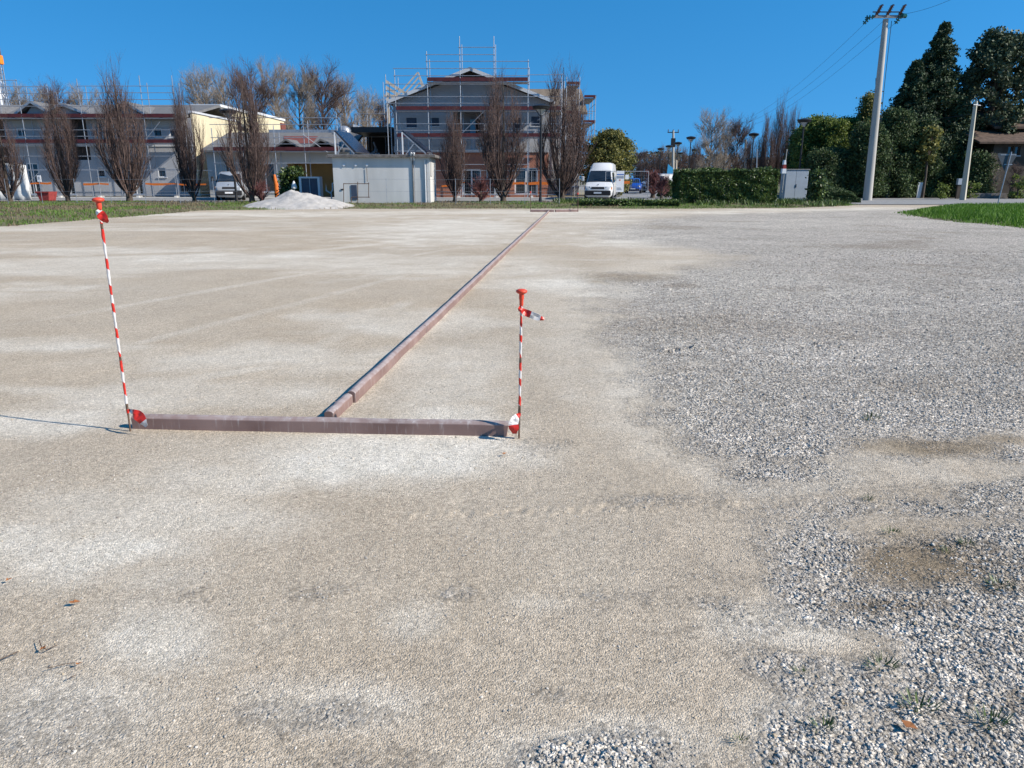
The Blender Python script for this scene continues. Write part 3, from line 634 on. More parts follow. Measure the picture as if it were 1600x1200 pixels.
def ribbon(path, w, parent, twist=2.0, name='tape_tail', reds=()):
    pts = [Vector(p) for p in path]; cum = [0]
    P = []
    for i in range(len(pts)-1):
        for k in range(8): P.append(pts[i].lerp(pts[i+1], k/8))
    P.append(pts[-1]); n = len(P); vs = []; mi = []; s = 0; mb = MB(); tot_ = sum((P[i+1]-P[i]).length for i in range(n-1))
    for i, p in enumerate(P):
        d = (P[min(i+1, n-1)]-P[max(i-1, 0)]).normalized(); a = d.cross(Vector((0, 1, 0))).normalized(); b = d.cross(a)
        th = -.35+twist*(i/n)+.25*math.sin(i*.35); wd = w*(.18+.82*min(1, i/(n*.5)))*(1 if i < n*.8 else 1-.75*(i/n-.8)/.2); v = (a*math.cos(th)+b*math.sin(th))*wd/2
        f = Vector((0, 1, 0))*.007*math.sin(i*.55)
        vs += [p-v, p+f, p+v]
    fs = []
    for i in range(n-1):
        s += (P[i+1]-P[i]).length
        fs += [(i*3, i*3+1, i*3+4, i*3+3), (i*3+1, i*3+2, i*3+5, i*3+4)]; q = 1 if any(a_ < s/tot_ < b_ for a_, b_ in reds) else 0; mi += [q, q]
    mb.add(vs, fs, 0, False); mb.mi = mi
    o = mb.build(name, [M['tapewhite'], M['tapered']], parent)
    sd = o.modifiers.new('thickness', 'SOLIDIFY'); sd.thickness = .0008
    return o
def stake(base, top, label, tails, pitch):
    b = Vector(base); tp = Vector(top); t = thing('marker_stake', label, 'stake', b, 'striped marker stakes of the foreground')
    d = (tp-b).normalized(); L = (tp-b).length
    MB().tube([b-d*.05, tp], .0056, 8).build('rod', M['rust'], t)
    tape_tube(b, tp, .0070, tails['t0'], .95, t, pitch, gap=tails['gap'])
    # plastic mushroom cap: disc on a ribbed sleeve
    c = MB(); q = Vector((0, 0, 1)).rotation_difference(d)
    prof = [(.0095, -.078), (.0115, -.074), (.0115, -.046), (.0142, -.041), (.0142, -.012), (.024, -.008), (.0315, -.002), (.033, .004), (.030, .010), (.018, .015), (.006, .017)]
    n = 20; vs = [tp+q@Vector((r*math.cos(6.2832*j/n), r*math.sin(6.2832*j/n), z)) for r, z in prof for j in range(n)]; k = len(prof)
    c.add(vs, [(i*n+j, i*n+(j+1) % n, (i+1)*n+(j+1) % n, (i+1)*n+j) for i in range(k-1) for j in range(n)]+[tuple(range(n))[::-1], tuple((k-1)*n+j for j in range(n))], 0, True)
    c.build('safety_cap', M['capred'], t)
    for a in tails['tails']: ribbon(a[0], a[1], t, a[2], reds=a[3])
    return t
Yl = gl[1]-.02; Bl = W(203, 668, Yl); Bl.z = 0; Tl = W(153.5, 313, Yl)
kn = Bl.lerp(Tl, .07); up_ = Bl.lerp(Tl, .935)
stake(Bl, Tl, 'tall red and white taped stake with red cap at left end of front timber',
      dict(t0=.085, gap=.35, tails=[([W(201, 640, Yl-.01), W(209, 645, Yl-.06), W(218, 651, Yl-.08), W(229, 666, Yl-.09)], .062, .5, ((0, .12), (.33, .86))),
                                    ([W(156, 326, Yl-.01), W(154, 331, Yl-.02), W(160, 338, Yl-.03), W(169, 347, Yl-.03)], .05, .5, ((0, .1), (.3, 1.1)))]), .15)
Yr = gr[1]-.01; Br = W(811, 684, Yr); Br.z = 0; Tr = W(815, 456, Yr)
stake(Br, Tr, 'shorter red and white taped stake with red cap at right end of front timber',
      dict(t0=.16, gap=.5, tails=[([W(813, 478, Yr-.01), W(812, 483, Yr-.02), W(823, 489, Yr-.02), W(835, 494, Yr-.03), W(850, 499, Yr-.02)], .04, .5, ((0, .55), (.9, 1.1))),
                                  ([W(813, 646, Yr-.01), W(807, 652, Yr-.03), W(802, 662, Yr-.05), W(804, 678, Yr-.05)], .06, .5, ((0, .2), (.62, 1.1)))]), .105)
# green wooden peg beside the right stake
pg = MB(); P0 = W(806, 684, Yr+.0); pg.box(P0.x-.008, P0.x+.008, Yr-.01, Yr+.01, -.03, .10); tag(pg.build('wooden_peg', M['timber'], None, (P0.x, Yr, 0)), 'thin wooden peg driven in beside the right taped stake', 'peg')
for i, px in enumerate((829, 903)):
    Y = fa[1]+.05; b = W(px, 331, Y); b.z = 0; t = thing('far_stake', ['thin rusty stake with small cap at left end of the far timber', 'thin rusty stake with small cap at right end of the far timber'][i], 'stake', b, 'far end stakes')
    top = W(px, 302 if i else 300, Y); MB().tube([b, top], .016, 6).build('rod', M['rust'], t); MB().lathe(top, [(.02, -.06), (.02, -.02), (.05, 0), (.03, .02)], 10).build('safety_cap', M['capred'], t)

# weeds, dead leaves and twigs lying on the lot
def weed(px, py, sz, label, k=38):
    x, y = G(px, py); n = k; a = RNG.random(n)*6.283; r = sz*np.sqrt(RNG.random(n)); cx = x+np.cos(a)*r; cy = y+np.sin(a)*r*.7; h = sz*(.25+.5*RNG.random(n)); w = sz*.10
    l = np.stack([np.cos(a), np.sin(a)], 1)*(sz*.5); b = a+1.57; dx = np.cos(b)*w/2; dy = np.sin(b)*w/2; z = np.zeros(n)
    V = np.stack([np.stack([cx-dx, cy-dy, z], 1), np.stack([cx+dx, cy+dy, z], 1), np.stack([cx+dx*.2+l[:, 0], cy+dy*.2+l[:, 1], h], 1), np.stack([cx-dx*.2+l[:, 0], cy-dy*.2+l[:, 1], h], 1)], 1).reshape(-1, 3)
    tag(from_np('weed_tuft', V, np.arange(4*n).reshape(n, 4), M['leaf_hedge'], loc=(x, y, 0)), label, 'weed', 'small weeds in the gravel')
WD = [(1377, 1040, .045, 'largest dark green weed tuft in the grey gravel of the near right corner'), (1252, 1050, .022, 'small weed tuft left of the largest weed'), (1287, 1137, .035, 'flat weed tuft below the small one, near the bottom edge'), (1435, 1105, .05, 'wide weed tuft beside the yellow leaf at lower right'), (1156, 1157, .022, 'dark weed tuft nearest the bottom centre'), (1392, 832, .035, 'weed tuft just above the brown soil patch'), (1510, 850, .035, 'weed tuft at the right of the brown soil patch'), (1357, 780, .03, 'weed tuft in the gravel above the beige strip'), (1560, 915, .05, 'weed tuft by the right edge beside the brown soil'), (1545, 1130, .05, 'weed tuft in the lower right corner gravel'), (1359, 655, .06, 'weed tuft in the middle distance of the gravel at right'), (1480, 862, .03, 'thin weed tuft in the brown soil patch')]
for w_ in WD: weed(*w_)
def leafbit(px, py, s, label, ang):
    x, y = G(px, py); mb = MB(); n = 7; vs = [(x, y, .012)]
    for j in range(n): a = 6.283*j/n; r = s*(.6 if j % 2 else 1)*(1 if j else 1.5); vs.append((x+math.cos(a+ang)*r, y+math.sin(a+ang)*r*.8, .008+.012*random.random()))
    mb.add(vs, [(0, j+1, (j+1) % n+1) for j in range(n)]); o = mb.build('dead_leaf', M['deadleaf'], None, (x, y, 0)); m_ = o.modifiers.new('thickness', 'SOLIDIFY'); m_.thickness = .0006
    tag(o, label, 'leaf', 'dead leaves on the lot')
for a in [(115, 945, .016, 'orange dead leaf on the left, above the twigs', .3), (123, 1041, .010, 'small rusty dead leaf near the twigs at left', 1), (1421, 1140, .022, 'yellowish dead leaf in the gravel at lower right', 2), (14, 910, .010, 'reddish dead leaf scrap at the left edge', .2), (68, 1018, .012, 'rusty brown dead leaf among the twigs', 2), (788, 712, .016, 'dark curled dead leaf just below the front timber', 1)]: leafbit(*a)
def twig(pts, label, r=.0012):
    p = [Vector((*G(*q), .006+.006*random.random())) for q in pts]; tag(MB().tube(p, r, 5).build('twig', M['rust'], None, p[0]), label, 'twig', 'dry twigs on the left')
twig([(75, 1048), (100, 1042), (118, 1038)], 'straight thin twig lying at far left'); twig([(62, 1004), (66, 1016), (74, 1020), (90, 1012)], 'forked dry twig with rusty leaf at left', .0016); twig([(0, 1034), (18, 1026), (30, 1022)], 'reddish twig at the left edge', .0016)
twig([(105, 1064), (120, 1058)], 'shortest dry twig below the straight one')

# heap of crushed stone
def heap():
    c = W(468, 327, 41.0); cx, cy = c.x+.1, 40.7
    n = 110; u = np.linspace(-1.15, 1.15, n); X, Y = np.meshgrid(cx+u*3.7, cy+u*2.6); x = X.ravel(); y = Y.ravel()
    rx = (x-cx)/3.15; ry = (y-cy)/2.2; r = np.hypot(rx, ry)+(fbm(x, y, 4, .9, 51)-.5)*.25
    z = .84*np.clip(1-r, 0, 1)**.95-.06*(np.hypot(rx-.0, ry) < .1)+(fbm(x, y, 5, 2.4, 52)-.5)*.16*np.clip(1.1-r, 0, 1)+(fbm(x, y, 3, 9, 53)-.5)*.05*np.clip(1.15-r, 0, 1)-.015
    z += .12*np.exp(-((rx+.2)**2+ry**2)/.02)-.05*np.exp(-((rx-.08)**2)/.006)*np.clip(1-r, 0, 1)
    z = np.maximum(z, np.where(r > 1, .0-(r-1)*.5, -1)); z += .02*(r < 1.1)
    i = np.arange(n-1)[:, None]*n+np.arange(n-1)[None, :]; F = np.stack([i, i+1, i+n+1, i+n], -1).reshape(-1, 4)
    o = from_np('stone_heap', np.stack([x, y, z], 1), F, mat('heap_stone', (.50, .465, .42), .95, .14, 4, bump=1, bscale=30), loc=(cx, cy, 0), smooth=True)
    tag(o, 'low pale heap of crushed stone at the back edge of the lot', 'heap')
heap()

# ================================================================== BUILDINGS
def rc(px0, px1, py0, py1, Y):               # measured rectangle on an upright plane at distance Y
    m_ = (py0+py1)/2; return X_at(px0, m_, Y), X_at(px1, m_, Y), Z_at(py1, Y), Z_at(py0, Y)
def wall_open(mb, x0, x1, z0, z1, Y, ops, dep=.18, mi=0):
    xs = sorted({x0, x1, *[min(max(o[0], x0), x1) for o in ops], *[min(max(o[1], x0), x1) for o in ops]}); zs = sorted({z0, z1, *[min(max(o[2], z0), z1) for o in ops], *[min(max(o[3], z0), z1) for o in ops]})
    for a, b in zip(xs, xs[1:]):
        for c, d in zip(zs, zs[1:]):
            mx, mz = (a+b)/2, (c+d)/2
            if any(o[0] < mx < o[1] and o[2] < mz < o[3] for o in ops): continue
            mb.quad((a, Y, c), (b, Y, c), (b, Y, d), (a, Y, d), mi)
    for (a, b, c, d) in ops:
        y2 = Y+dep
        mb.quad((a, Y, c), (a, y2, c), (a, y2, d), (a, Y, d), mi); mb.quad((b, Y, c), (b, Y, d), (b, y2, d), (b, y2, c), mi)
        mb.quad((a, Y, d), (b, Y, d), (b, y2, d), (a, y2, d), mi); mb.quad((a, Y, c), (b, Y, c), (b, y2, c), (a, y2, c), mi)
def window(par, x0, x1, z0, z1, Y, dep=.12, glass='glass', bars=1, fr=.07, name='window', sill=True, frm='frame_white'):
    w = MB(); y = Y+dep
    for a in ((x0, x0+fr, z0, z1), (x1-fr, x1, z0, z1), (x0+fr, x1-fr, z1-fr, z1), (x0+fr, x1-fr, z0, z0+fr)): w.box(a[0], a[1], y-.04, y+.03, a[2], a[3])
    for k in range(bars):
        c = x0+(x1-x0)*(k+1)/(bars+1); w.box(c-fr*.45, c+fr*.45, y-.035, y+.03, z0+fr, z1-fr)
    o = w.build(name, M[frm], par)
    g = MB(); g.box(x0+fr, x1-fr, y, y+.015, z0+fr, z1-fr); g.build('pane', M[glass], o)
    if sill: MB().box(x0-.08, x1+.08, Y-.07, Y+.03, z0-.06, z0-.003).build('sill', M['roof_edge'], o)
    return o

# ---- the gabled main building under scaffold
def main_building():
    Y = 58.0; t = thing('gabled_building', 'two storey grey building with gable roof and brick ground floor, wrapped in scaffolding', 'building', (X_at(737, 300, Y), Y, .16))
    x0, x1 = X_at(617, 240, Y), X_at(857, 240, Y); ze = Z_at(160, Y); zp = Z_at(113, Y); zb = Z_at(238, Y); zm = Z_at(222, Y); xc = (x0+x1)/2
    ups = [rc(635, 651, 184, 199, Y), rc(672, 686, 184, 197, Y), rc(803, 812, 184, 200, Y), rc(830, 843, 182, 197, Y)]
    log = rc(709, 756, 174, 239, Y)
    up = MB(); wall_open(up, x0, x1, zb, ze, Y, ups+[(log[0], log[1], max(log[2], zb+.001), log[3])])
    up.add([(x0, Y, ze), (x1, Y, ze), (xc, Y, zp-.1)], [(0, 1, 2)])
    for (a, b, c, d) in ((x0, x0, Y, 72), (x1, x1, Y, 72)): up.quad((a, c, zb), (b, d, zb), (b, d, ze), (a, c, ze))
    up.quad((x0, 72, 0), (x1, 72, 0), (x1, 72, ze), (x0, 72, ze))
    # string course between the storeys
    up.box(x0-.05, log[0], Y-.06, Y-.002, zb, zm-.3); up.box(log[1], x1+.05, Y-.06, Y-.002, zb, zm-.3)
    up.build('upper_wall', M['wall_grey'], t)
    doors = [rc(722, 752, 264, 305, Y), rc(804, 840, 262, 304, Y), rc(760, 786, 264, 305, Y)]
    br = MB(); wall_open(br, x0, x1, .1, zb, Y+.03, doors, .22); br.quad((x0, Y+.03, .1), (x0, 72, .1), (x0, 72, zb), (x0, Y+.03, zb)); br.quad((x1, Y+.03, .1), (x1, 72, .1), (x1, 72, zb), (x1, Y+.03, zb))
    br.build('brick_wall', M['brick'], t)
    for d in doors: window(t, *d, Y+.03, .14, bars=1, fr=.11, name='glazed_door', sill=False)
    for u in ups: window(t, *u, Y, .1, glass='shutter', bars=1, frm='shutter')
    # recessed balcony
    lg = MB(); a, b, c, d = log; c = max(c, zb); yb = Y+1.7
    lg.quad((a, yb, c), (b, yb, c), (b, yb, d), (a, yb, d)); lg.quad((a, Y, c), (a, yb, c), (a, yb, d), (a, Y, d)); lg.quad((b, Y, c), (b, Y, d), (b, yb, d), (b, yb, c)); lg.quad((a, Y, d), (b, Y, d), (b, yb, d), (a, yb, d))
    lg.box(a, b, Y-.25, yb, c-.02, c+.16); bal = lg.build('balcony', M['wall_grey'], t)
    rl = MB(); zt = c+1.22
    for k in range(22): x = a+.06+(b-a-.12)*k/21; rl.box(x-.02, x+.02, Y-.22, Y-.18, c+.2, zt)
    rl.box(a, b, Y-.23, Y-.17, zt, zt+.05); rl.box(a, b, Y-.23, Y-.17, c+.162, c+.2); rl.build('railing', M['frame_white'], bal)
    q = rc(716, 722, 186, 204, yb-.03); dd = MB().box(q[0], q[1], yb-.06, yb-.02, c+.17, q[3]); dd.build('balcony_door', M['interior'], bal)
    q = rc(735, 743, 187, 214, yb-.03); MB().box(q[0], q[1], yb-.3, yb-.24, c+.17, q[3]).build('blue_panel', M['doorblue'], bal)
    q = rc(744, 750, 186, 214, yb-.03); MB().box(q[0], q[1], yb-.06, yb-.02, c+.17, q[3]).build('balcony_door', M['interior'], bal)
    # roof slabs with pale verges, overhanging
    ov = .85; xl, xr = X_at(607, 160, Y-.6)-.0, X_at(865, 160, Y-.6); zl = Z_at(161, Y-.6); zt = Z_at(110, Y-.6); rf = MB(); th = .17
    for (xa, s) in ((xl, -1), (xr, 1)):
        rf.prism([(xa, zl), (xa, zl+th), (xc, zt+th), (xc, zt)], Y-ov, 72.5, 'y')
    r_ = rf.build('roof', M['roof_grey'], t)
    fb_ = MB()
    for xa in (xl, xr): fb_.prism([(xa, zl-.05), (xa, zl+th+.03), (xc, zt+th+.03), (xc, zt-.05)], Y-ov-.05, Y-ov-.003, 'y')
    fb_.build('verge_board', M['roof_edge'], r_)
    for xg in (xl-.03, xr+.03): MB().tube([(xg, Y-ov, zl+.02), (xg, 72.4, zl+.02)], .08, 8).build('gutter', M['roof_edge'], r_)
    MB().tube([(xl, Y-.5, zl), (xl+.3, Y-.15, zl-.7), (x0+.1, Y-.1, zl-1.1), (x0+.1, Y-.1, .2)], .05, 8).build('downpipe', M['galv'], t)
    vt = MB(); vt.prism([(xc-1.0, zt-.42), (xc, zt-.02), (xc+1.0, zt-.42)], Y-.03, Y-.002, 'y'); vt.build('gable_vent', M['interior'], t)
    # rear wing with a brown roof turned across
    w0, w1 = X_at(818, 150, 70), X_at(902, 150, 70); ze2 = Z_at(178, 66); zr = Z_at(139, 72)
    rw = MB(); rw.box(x1+.01, w1, 66, 78, .1, ze2); rw.build('rear_wing_wall', M['wall_grey'], t)
    rr = MB(); rr.prism([(65.4, ze2-.1), (65.4, ze2+.1), (72, zr), (78.6, ze2+.1), (78.6, ze2-.1), (72, zr-.2)], w0, w1+.5, 'x'); rr.build('rear_wing_roof', mat('brown_roof', (.20, .155, .11), .9, .15, 3), t)
    return t
main_building()

# raw timber roof frames standing left of the gable
def trusses():
    Y0 = 64.5; t = thing('timber_roof_frame', 'pale raw timber rafters of an unfinished roof left of the grey gable', 'roof frame', (X_at(640, 150, Y0), Y0, 0))
    for i in range(5):
        Y = Y0+i*.9; A = W(653+i*1.2, 113+i*8, Y); Lf = W(620+i*8.5, 151, Y); Rt = W(668+i*1.5, 151, Y)
        MB().bar(A, Lf, .07, .10).build('rafter', M['timber'], t); MB().bar(A+Vector((.02, 0, 0)), Rt, .07, .10).build('rafter', M['timber'], t)
    for i in range(4):
        a = W(603, 127+i*9, Y0+1); b = W(632, 145+i*9, Y0+1); MB().bar(a, b, .12, .22).build('rafter', M['timber'], t)
    for px in (606, 632, 664):
        a = W(px, 152, Y0+1.6); MB().bar((a.x, Y0+1.6, .2), (a.x, Y0+1.6, a.z+.3), .15, .15).build('post', M['timber'], t)
    a = W(601, 150, Y0+1.6); b = W(668, 150, Y0+1.6); MB().bar(a, b, .15, .2).build('wall_plate', M['timber'], t)
trusses()

# ---- scaffolds
def scaffold(name, label, Y, stds, rails, toes, dep=.9, braces=(), base=.17, bot=None):
    """stds [(px, ytop)]; rails [(i, j, ypx)]; toes [(i, j, ypx)]"""
    X = [X_at(p, (yt+200)/2, Y) for p, yt in stds]
    t = thing(name, label, 'scaffold', (X[0], Y, base)); SB = base if bot is None else bot
    for (p, yt), x in zip(stds, X):
        z = Z_at(yt, Y)
        for yy in (Y, Y+dep):
            s = MB().tube([(x+(.1 if yy > Y else 0), yy, base), (x+(.1 if yy > Y else 0), yy, z-(.4 if yy > Y else 0))], .03, 6); o = s.build('standard', M['galv'], t)
            MB().box(x-.08, x+.08, yy-.08, yy+.08, base-.02, base+.012).build('base_plate', M['galv'], o)
    for i, j, yp in rails:
        z = Z_at(yp, Y); MB().tube([(X[i]-.1, Y-.03, z), (X[j]+.1, Y-.03, z)], .023, 5).build('ledger', M['galv'], t)
    for i, j, yp in toes:
        z = Z_at(yp, Y)
        for a in range(i, j):
            MB().box(X[a]+.03, X[a+1]-.03, Y-.075, Y-.045, z-.02, z+.24).build('toe_board', M['redboard'], t)
            MB().box(X[a]+.03, X[a+1]-.03, Y+.05, Y+dep-.05, z-.10, z-.04).build('deck', M['plank'], t)
        MB().tube([(X[i]-.05, Y-.03, z-.1), (X[j]+.05, Y-.03, z-.1)], .025, 5).build('ledger', M['galv'], t)
        for a in range(i, j+1): MB().tube([(X[a], Y, z-.1), (X[a]+.1, Y+dep, z-.1)], .022, 5).build('transom', M['galv'], t)
    for (a, b) in braces: MB().tube([W(*a, Y-.05), W(*b, Y-.05)], .024, 5).build('brace', M['galv'], t)
    return t
scaffold('scaffold', 'tall stepped scaffold with red toe boards in front of the grey gabled building', 56.6,
         [(604, 116), (618, 109), (668, 80), (719, 56.5), (772, 56.5), (825, 93), (877, 115)],
         [(3, 4, 74), (2, 4, 85.5), (2, 5, 96), (1, 5, 107), (0, 5, 131.5), (1, 5, 118.5), (0, 6, 151), (0, 5, 161.5), (1, 6, 193.5), (1, 6, 204), (1, 5, 236), (3, 5, 257), (5, 6, 117), (5, 6, 128), (0, 1, 141)],
         [(2, 5, 126.5), (1, 6, 171.5), (1, 6, 213.5)], braces=[((718, 212), (760, 170)), ((772, 300), (825, 240)), ((840, 188), (880, 160))])
# flank scaffold running back beside the building
def flank(label, xp, Ys, ytop, w=.95, toes=(2.1, 4.1, 6.1, 8.1)):
    x = X_at(xp, 200, Ys[0]); t = thing('scaffold', label, 'scaffold', (x, Ys[0], .17)); z = Z_at(ytop, Ys[0])
    for Y in Ys:
        for dx in (0, w): MB().tube([(x+dx, Y, .17), (x+dx, Y, z)], .032, 6).build('standard', M['galv'], t)
        for k in range(9):
            zz = .9+k*1.02
            if zz < z: MB().tube([(x, Y, zz), (x+w, Y, zz)], .025, 5).build('transom', M['galv'], t)
    for zt in toes:
        if zt > z: continue
        for Ya, Yb in zip(Ys, Ys[1:]):
            MB().box(x+w+.03, x+w+.06, Ya+.05, Yb-.05, zt, zt+.2).build('toe_board', M['redboard'], t); MB().box(x+.05, x+w-.05, Ya+.05, Yb-.05, zt-.08, zt-.03).build('deck', M['plank'], t)
        MB().box(x+.04, x+w-.04, Ys[0]-.07, Ys[0]-.04, zt, zt+.2).build('toe_board', M['redboard'], t)
    for zz in (1.5, 3.6, 5.6, 7.6): MB().tube([(x+w, Ys[0], zz), (x+w, Ys[-1], zz)], .023, 5).build('ledger', M['galv'], t)
    return t
flank('narrow scaffold running back along the right flank of the grey gabled building', 884, [58, 60.5, 63, 65.5], 120)
flank('lower narrow scaffold at the rear right corner beyond the gabled building', 911, [67, 69.5, 72], 150, 1.0)

# ---- long building at the left
def left_building():
    Y = 60.0; t = thing('terraced_building', 'long two storey pale building at the left behind scaffolding, yellow end wall', 'building', (X_at(150, 300, Y), Y, .16))
    x0, x1 = X_at(-330, 240, Y), X_at(304, 240, Y); ze = Z_at(184, Y); zs = Z_at(221, Y)
    ops = []; win = []
    for (a, b) in ((26, 41), (66, 79), (140, 153), (163, 174), (239, 253), (264, 278), (-60, -40), (-20, -8), (-150, -135)):
        r = rc(a, b, 200, 215, Y); ops.append(r); win.append(r)
    for (a, b) in ((92, 104), (196, 214)):
        r = rc(a, b, 196, 221, Y); ops.append(r); win.append(r)
    for (a, b, c, d) in ((44, 62, 255, 304), (96, 116, 262, 304), (152, 164, 262, 277), (246, 259, 262, 277), (200, 222, 258, 304), (-50, -20, 258, 304), (-120, -95, 262, 277)):
        r = rc(a, b, c, d, Y); ops.append(r); win.append(r)
    lo = [rc(112, 138, 186, 250, Y), rc(-5, 14, 186, 300, Y), rc(278, 290, 225, 300, Y)]
    zmid = Z_at(226, Y)
    wl = MB(); wall_open(wl, x0, x1, .1, ze, Y, ops+lo, .2); wl.build('front_wall', M['wall_grey'], t)
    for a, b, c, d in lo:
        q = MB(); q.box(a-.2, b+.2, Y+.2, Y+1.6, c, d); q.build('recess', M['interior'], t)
    for r in win: window(t, *r, Y, .1, bars=1 if r[1]-r[0] > .7 else 0)
    MB().box(x0, x1, Y-.05, Y-.003, zmid-.14, zmid).build('string_course', M['roof_edge'], t)
    cb = MB(); z9 = Z_at(189, Y); z8 = Z_at(198, Y); 
    for a, b in ((20, 84), (140, 186), (222, 292), (-90, -10)):
        r = rc(a, b, 188, 198, Y); cb.box(r[0], r[1], Y-.035, Y-.003, r[2], r[3])
    cb.build('frieze', M['wall_white'], t)
    ew = MB(); ew.box(x1-.0, x1+.12, Y, 70, .1, ze+.35); ew.build('end_wall', M['wall_cream'], t)
    ep = MB(); ep.box(x1-.1, x1+.2, Y-.1, 70.1, ze+.36, ze+.5); ep.build('parapet', M['roof_edge'], t)
    rf = MB(); zr = Z_at(164, 66.5); rf.prism([(Y-.7, ze-.05), (Y-.7, ze+.12), (66.5, zr), (73, ze), (73, ze-.2), (66.5, zr-.2)], x0, x1-.15, 'x'); rf.build('roof', M['roof_grey'], t)
    for (pl, pc, pr, yt) in ((24, 50, 82, 160), (74, 95, 138, 163), (165, 192, 228, 160), (-80, -40, 0, 160)):
        a, c, b = X_at(pl, 180, Y-.8), X_at(pc, 170, Y-.8), X_at(pr, 180, Y-.8); zt = Z_at(yt, Y-.8); g = MB()
        g.prism([(a, ze+.1), (a, ze+.25), (c, zt+.12), (b, ze+.25), (b, ze+.1), (c, zt-.06)], Y-.9, 66, 'y'); o = g.build('dormer_roof', M['roof_grey'], t)
        h = MB(); h.prism([(a+.5, ze+.13), (c, zt-.08), (b-.5, ze+.13)], Y-.45, Y-.4, 'y'); h.build('dormer_gable', M['wall_grey'], o)
        e = MB(); e.prism([(a, ze+.08), (a, ze+.27), (c, zt+.14), (b, ze+.27), (b, ze+.08), (c, zt-.05)], Y-.95, Y-.903, 'y'); e.build('verge_board', M['galv'], o)
    return t
left_building()
LS = [(-60, 118), (-14, 124), (31, 124), (78, 132), (125, 123), (172, 120), (222, 118), (272.6, 118)]
scaffold('scaffold', 'long scaffold with dark red toe boards in front of the long pale building at left', 58.9, LS,
         [(0, 2, 125.5), (0, 3, 135.5), (4, 7, 134.5), (3, 7, 145), (0, 3, 146), (0, 7, 155.5), (0, 7, 166), (0, 7, 203), (0, 7, 213), (0, 7, 244), (0, 7, 265)],
         [(0, 7, 183), (0, 7, 223)], braces=[((125, 180), (150, 160)), ((222, 225), (250, 190)), ((31, 300), (62, 268))])

# ---- yellow building parts behind, at left centre
def yellow(name, label, pxl, pxc, pxr, ytl, Yn, Yf, extra=None):
    xr = X_at(pxc, ytl, Yn); xl = X_at(pxl, ytl, Yn); z = Z_at(ytl, Yn); t = thing(name, label, 'building', ((xl+xr)/2, (Yn+Yf)/2, .16))
    MB().box(xl, xr, Yn, Yf, .1, z-.22).build('wall', M['wall_cream'], t)
    MB().box(xl-.12, xr+.12, Yn-.12, Yf+.12, z-.219, z-.0).build('parapet', M['frame_white'], t)
    if extra: MB().box(xr+.005, xr+.13, Yf-1.6, Yf+.05, .1, z-.5).build('brick_corner', M['roof_red'], t)
    for k in (0, 1):
        yy = Yn+1.5+k*2.6; zz = z-3.4; w = MB(); w.box(xr+.002, xr+.05, yy, yy+1.1, zz, zz+1.4); o = w.build('window', M['frame_white'], t); MB().box(xr+.051, xr+.06, yy+.1, yy+1, zz+.1, zz+1.3).build('pane', M['glass'], o)
    return t
yellow('yellow_building', 'flat roofed yellow building with white parapet, nearer and taller of the two', 300, 343, 398, 163, 72, 79.5)
yellow('yellow_building', 'flat roofed yellow building with white parapet and brick corner, right of the taller one', 392, 401, 458, 175, 79.7, 89, True)

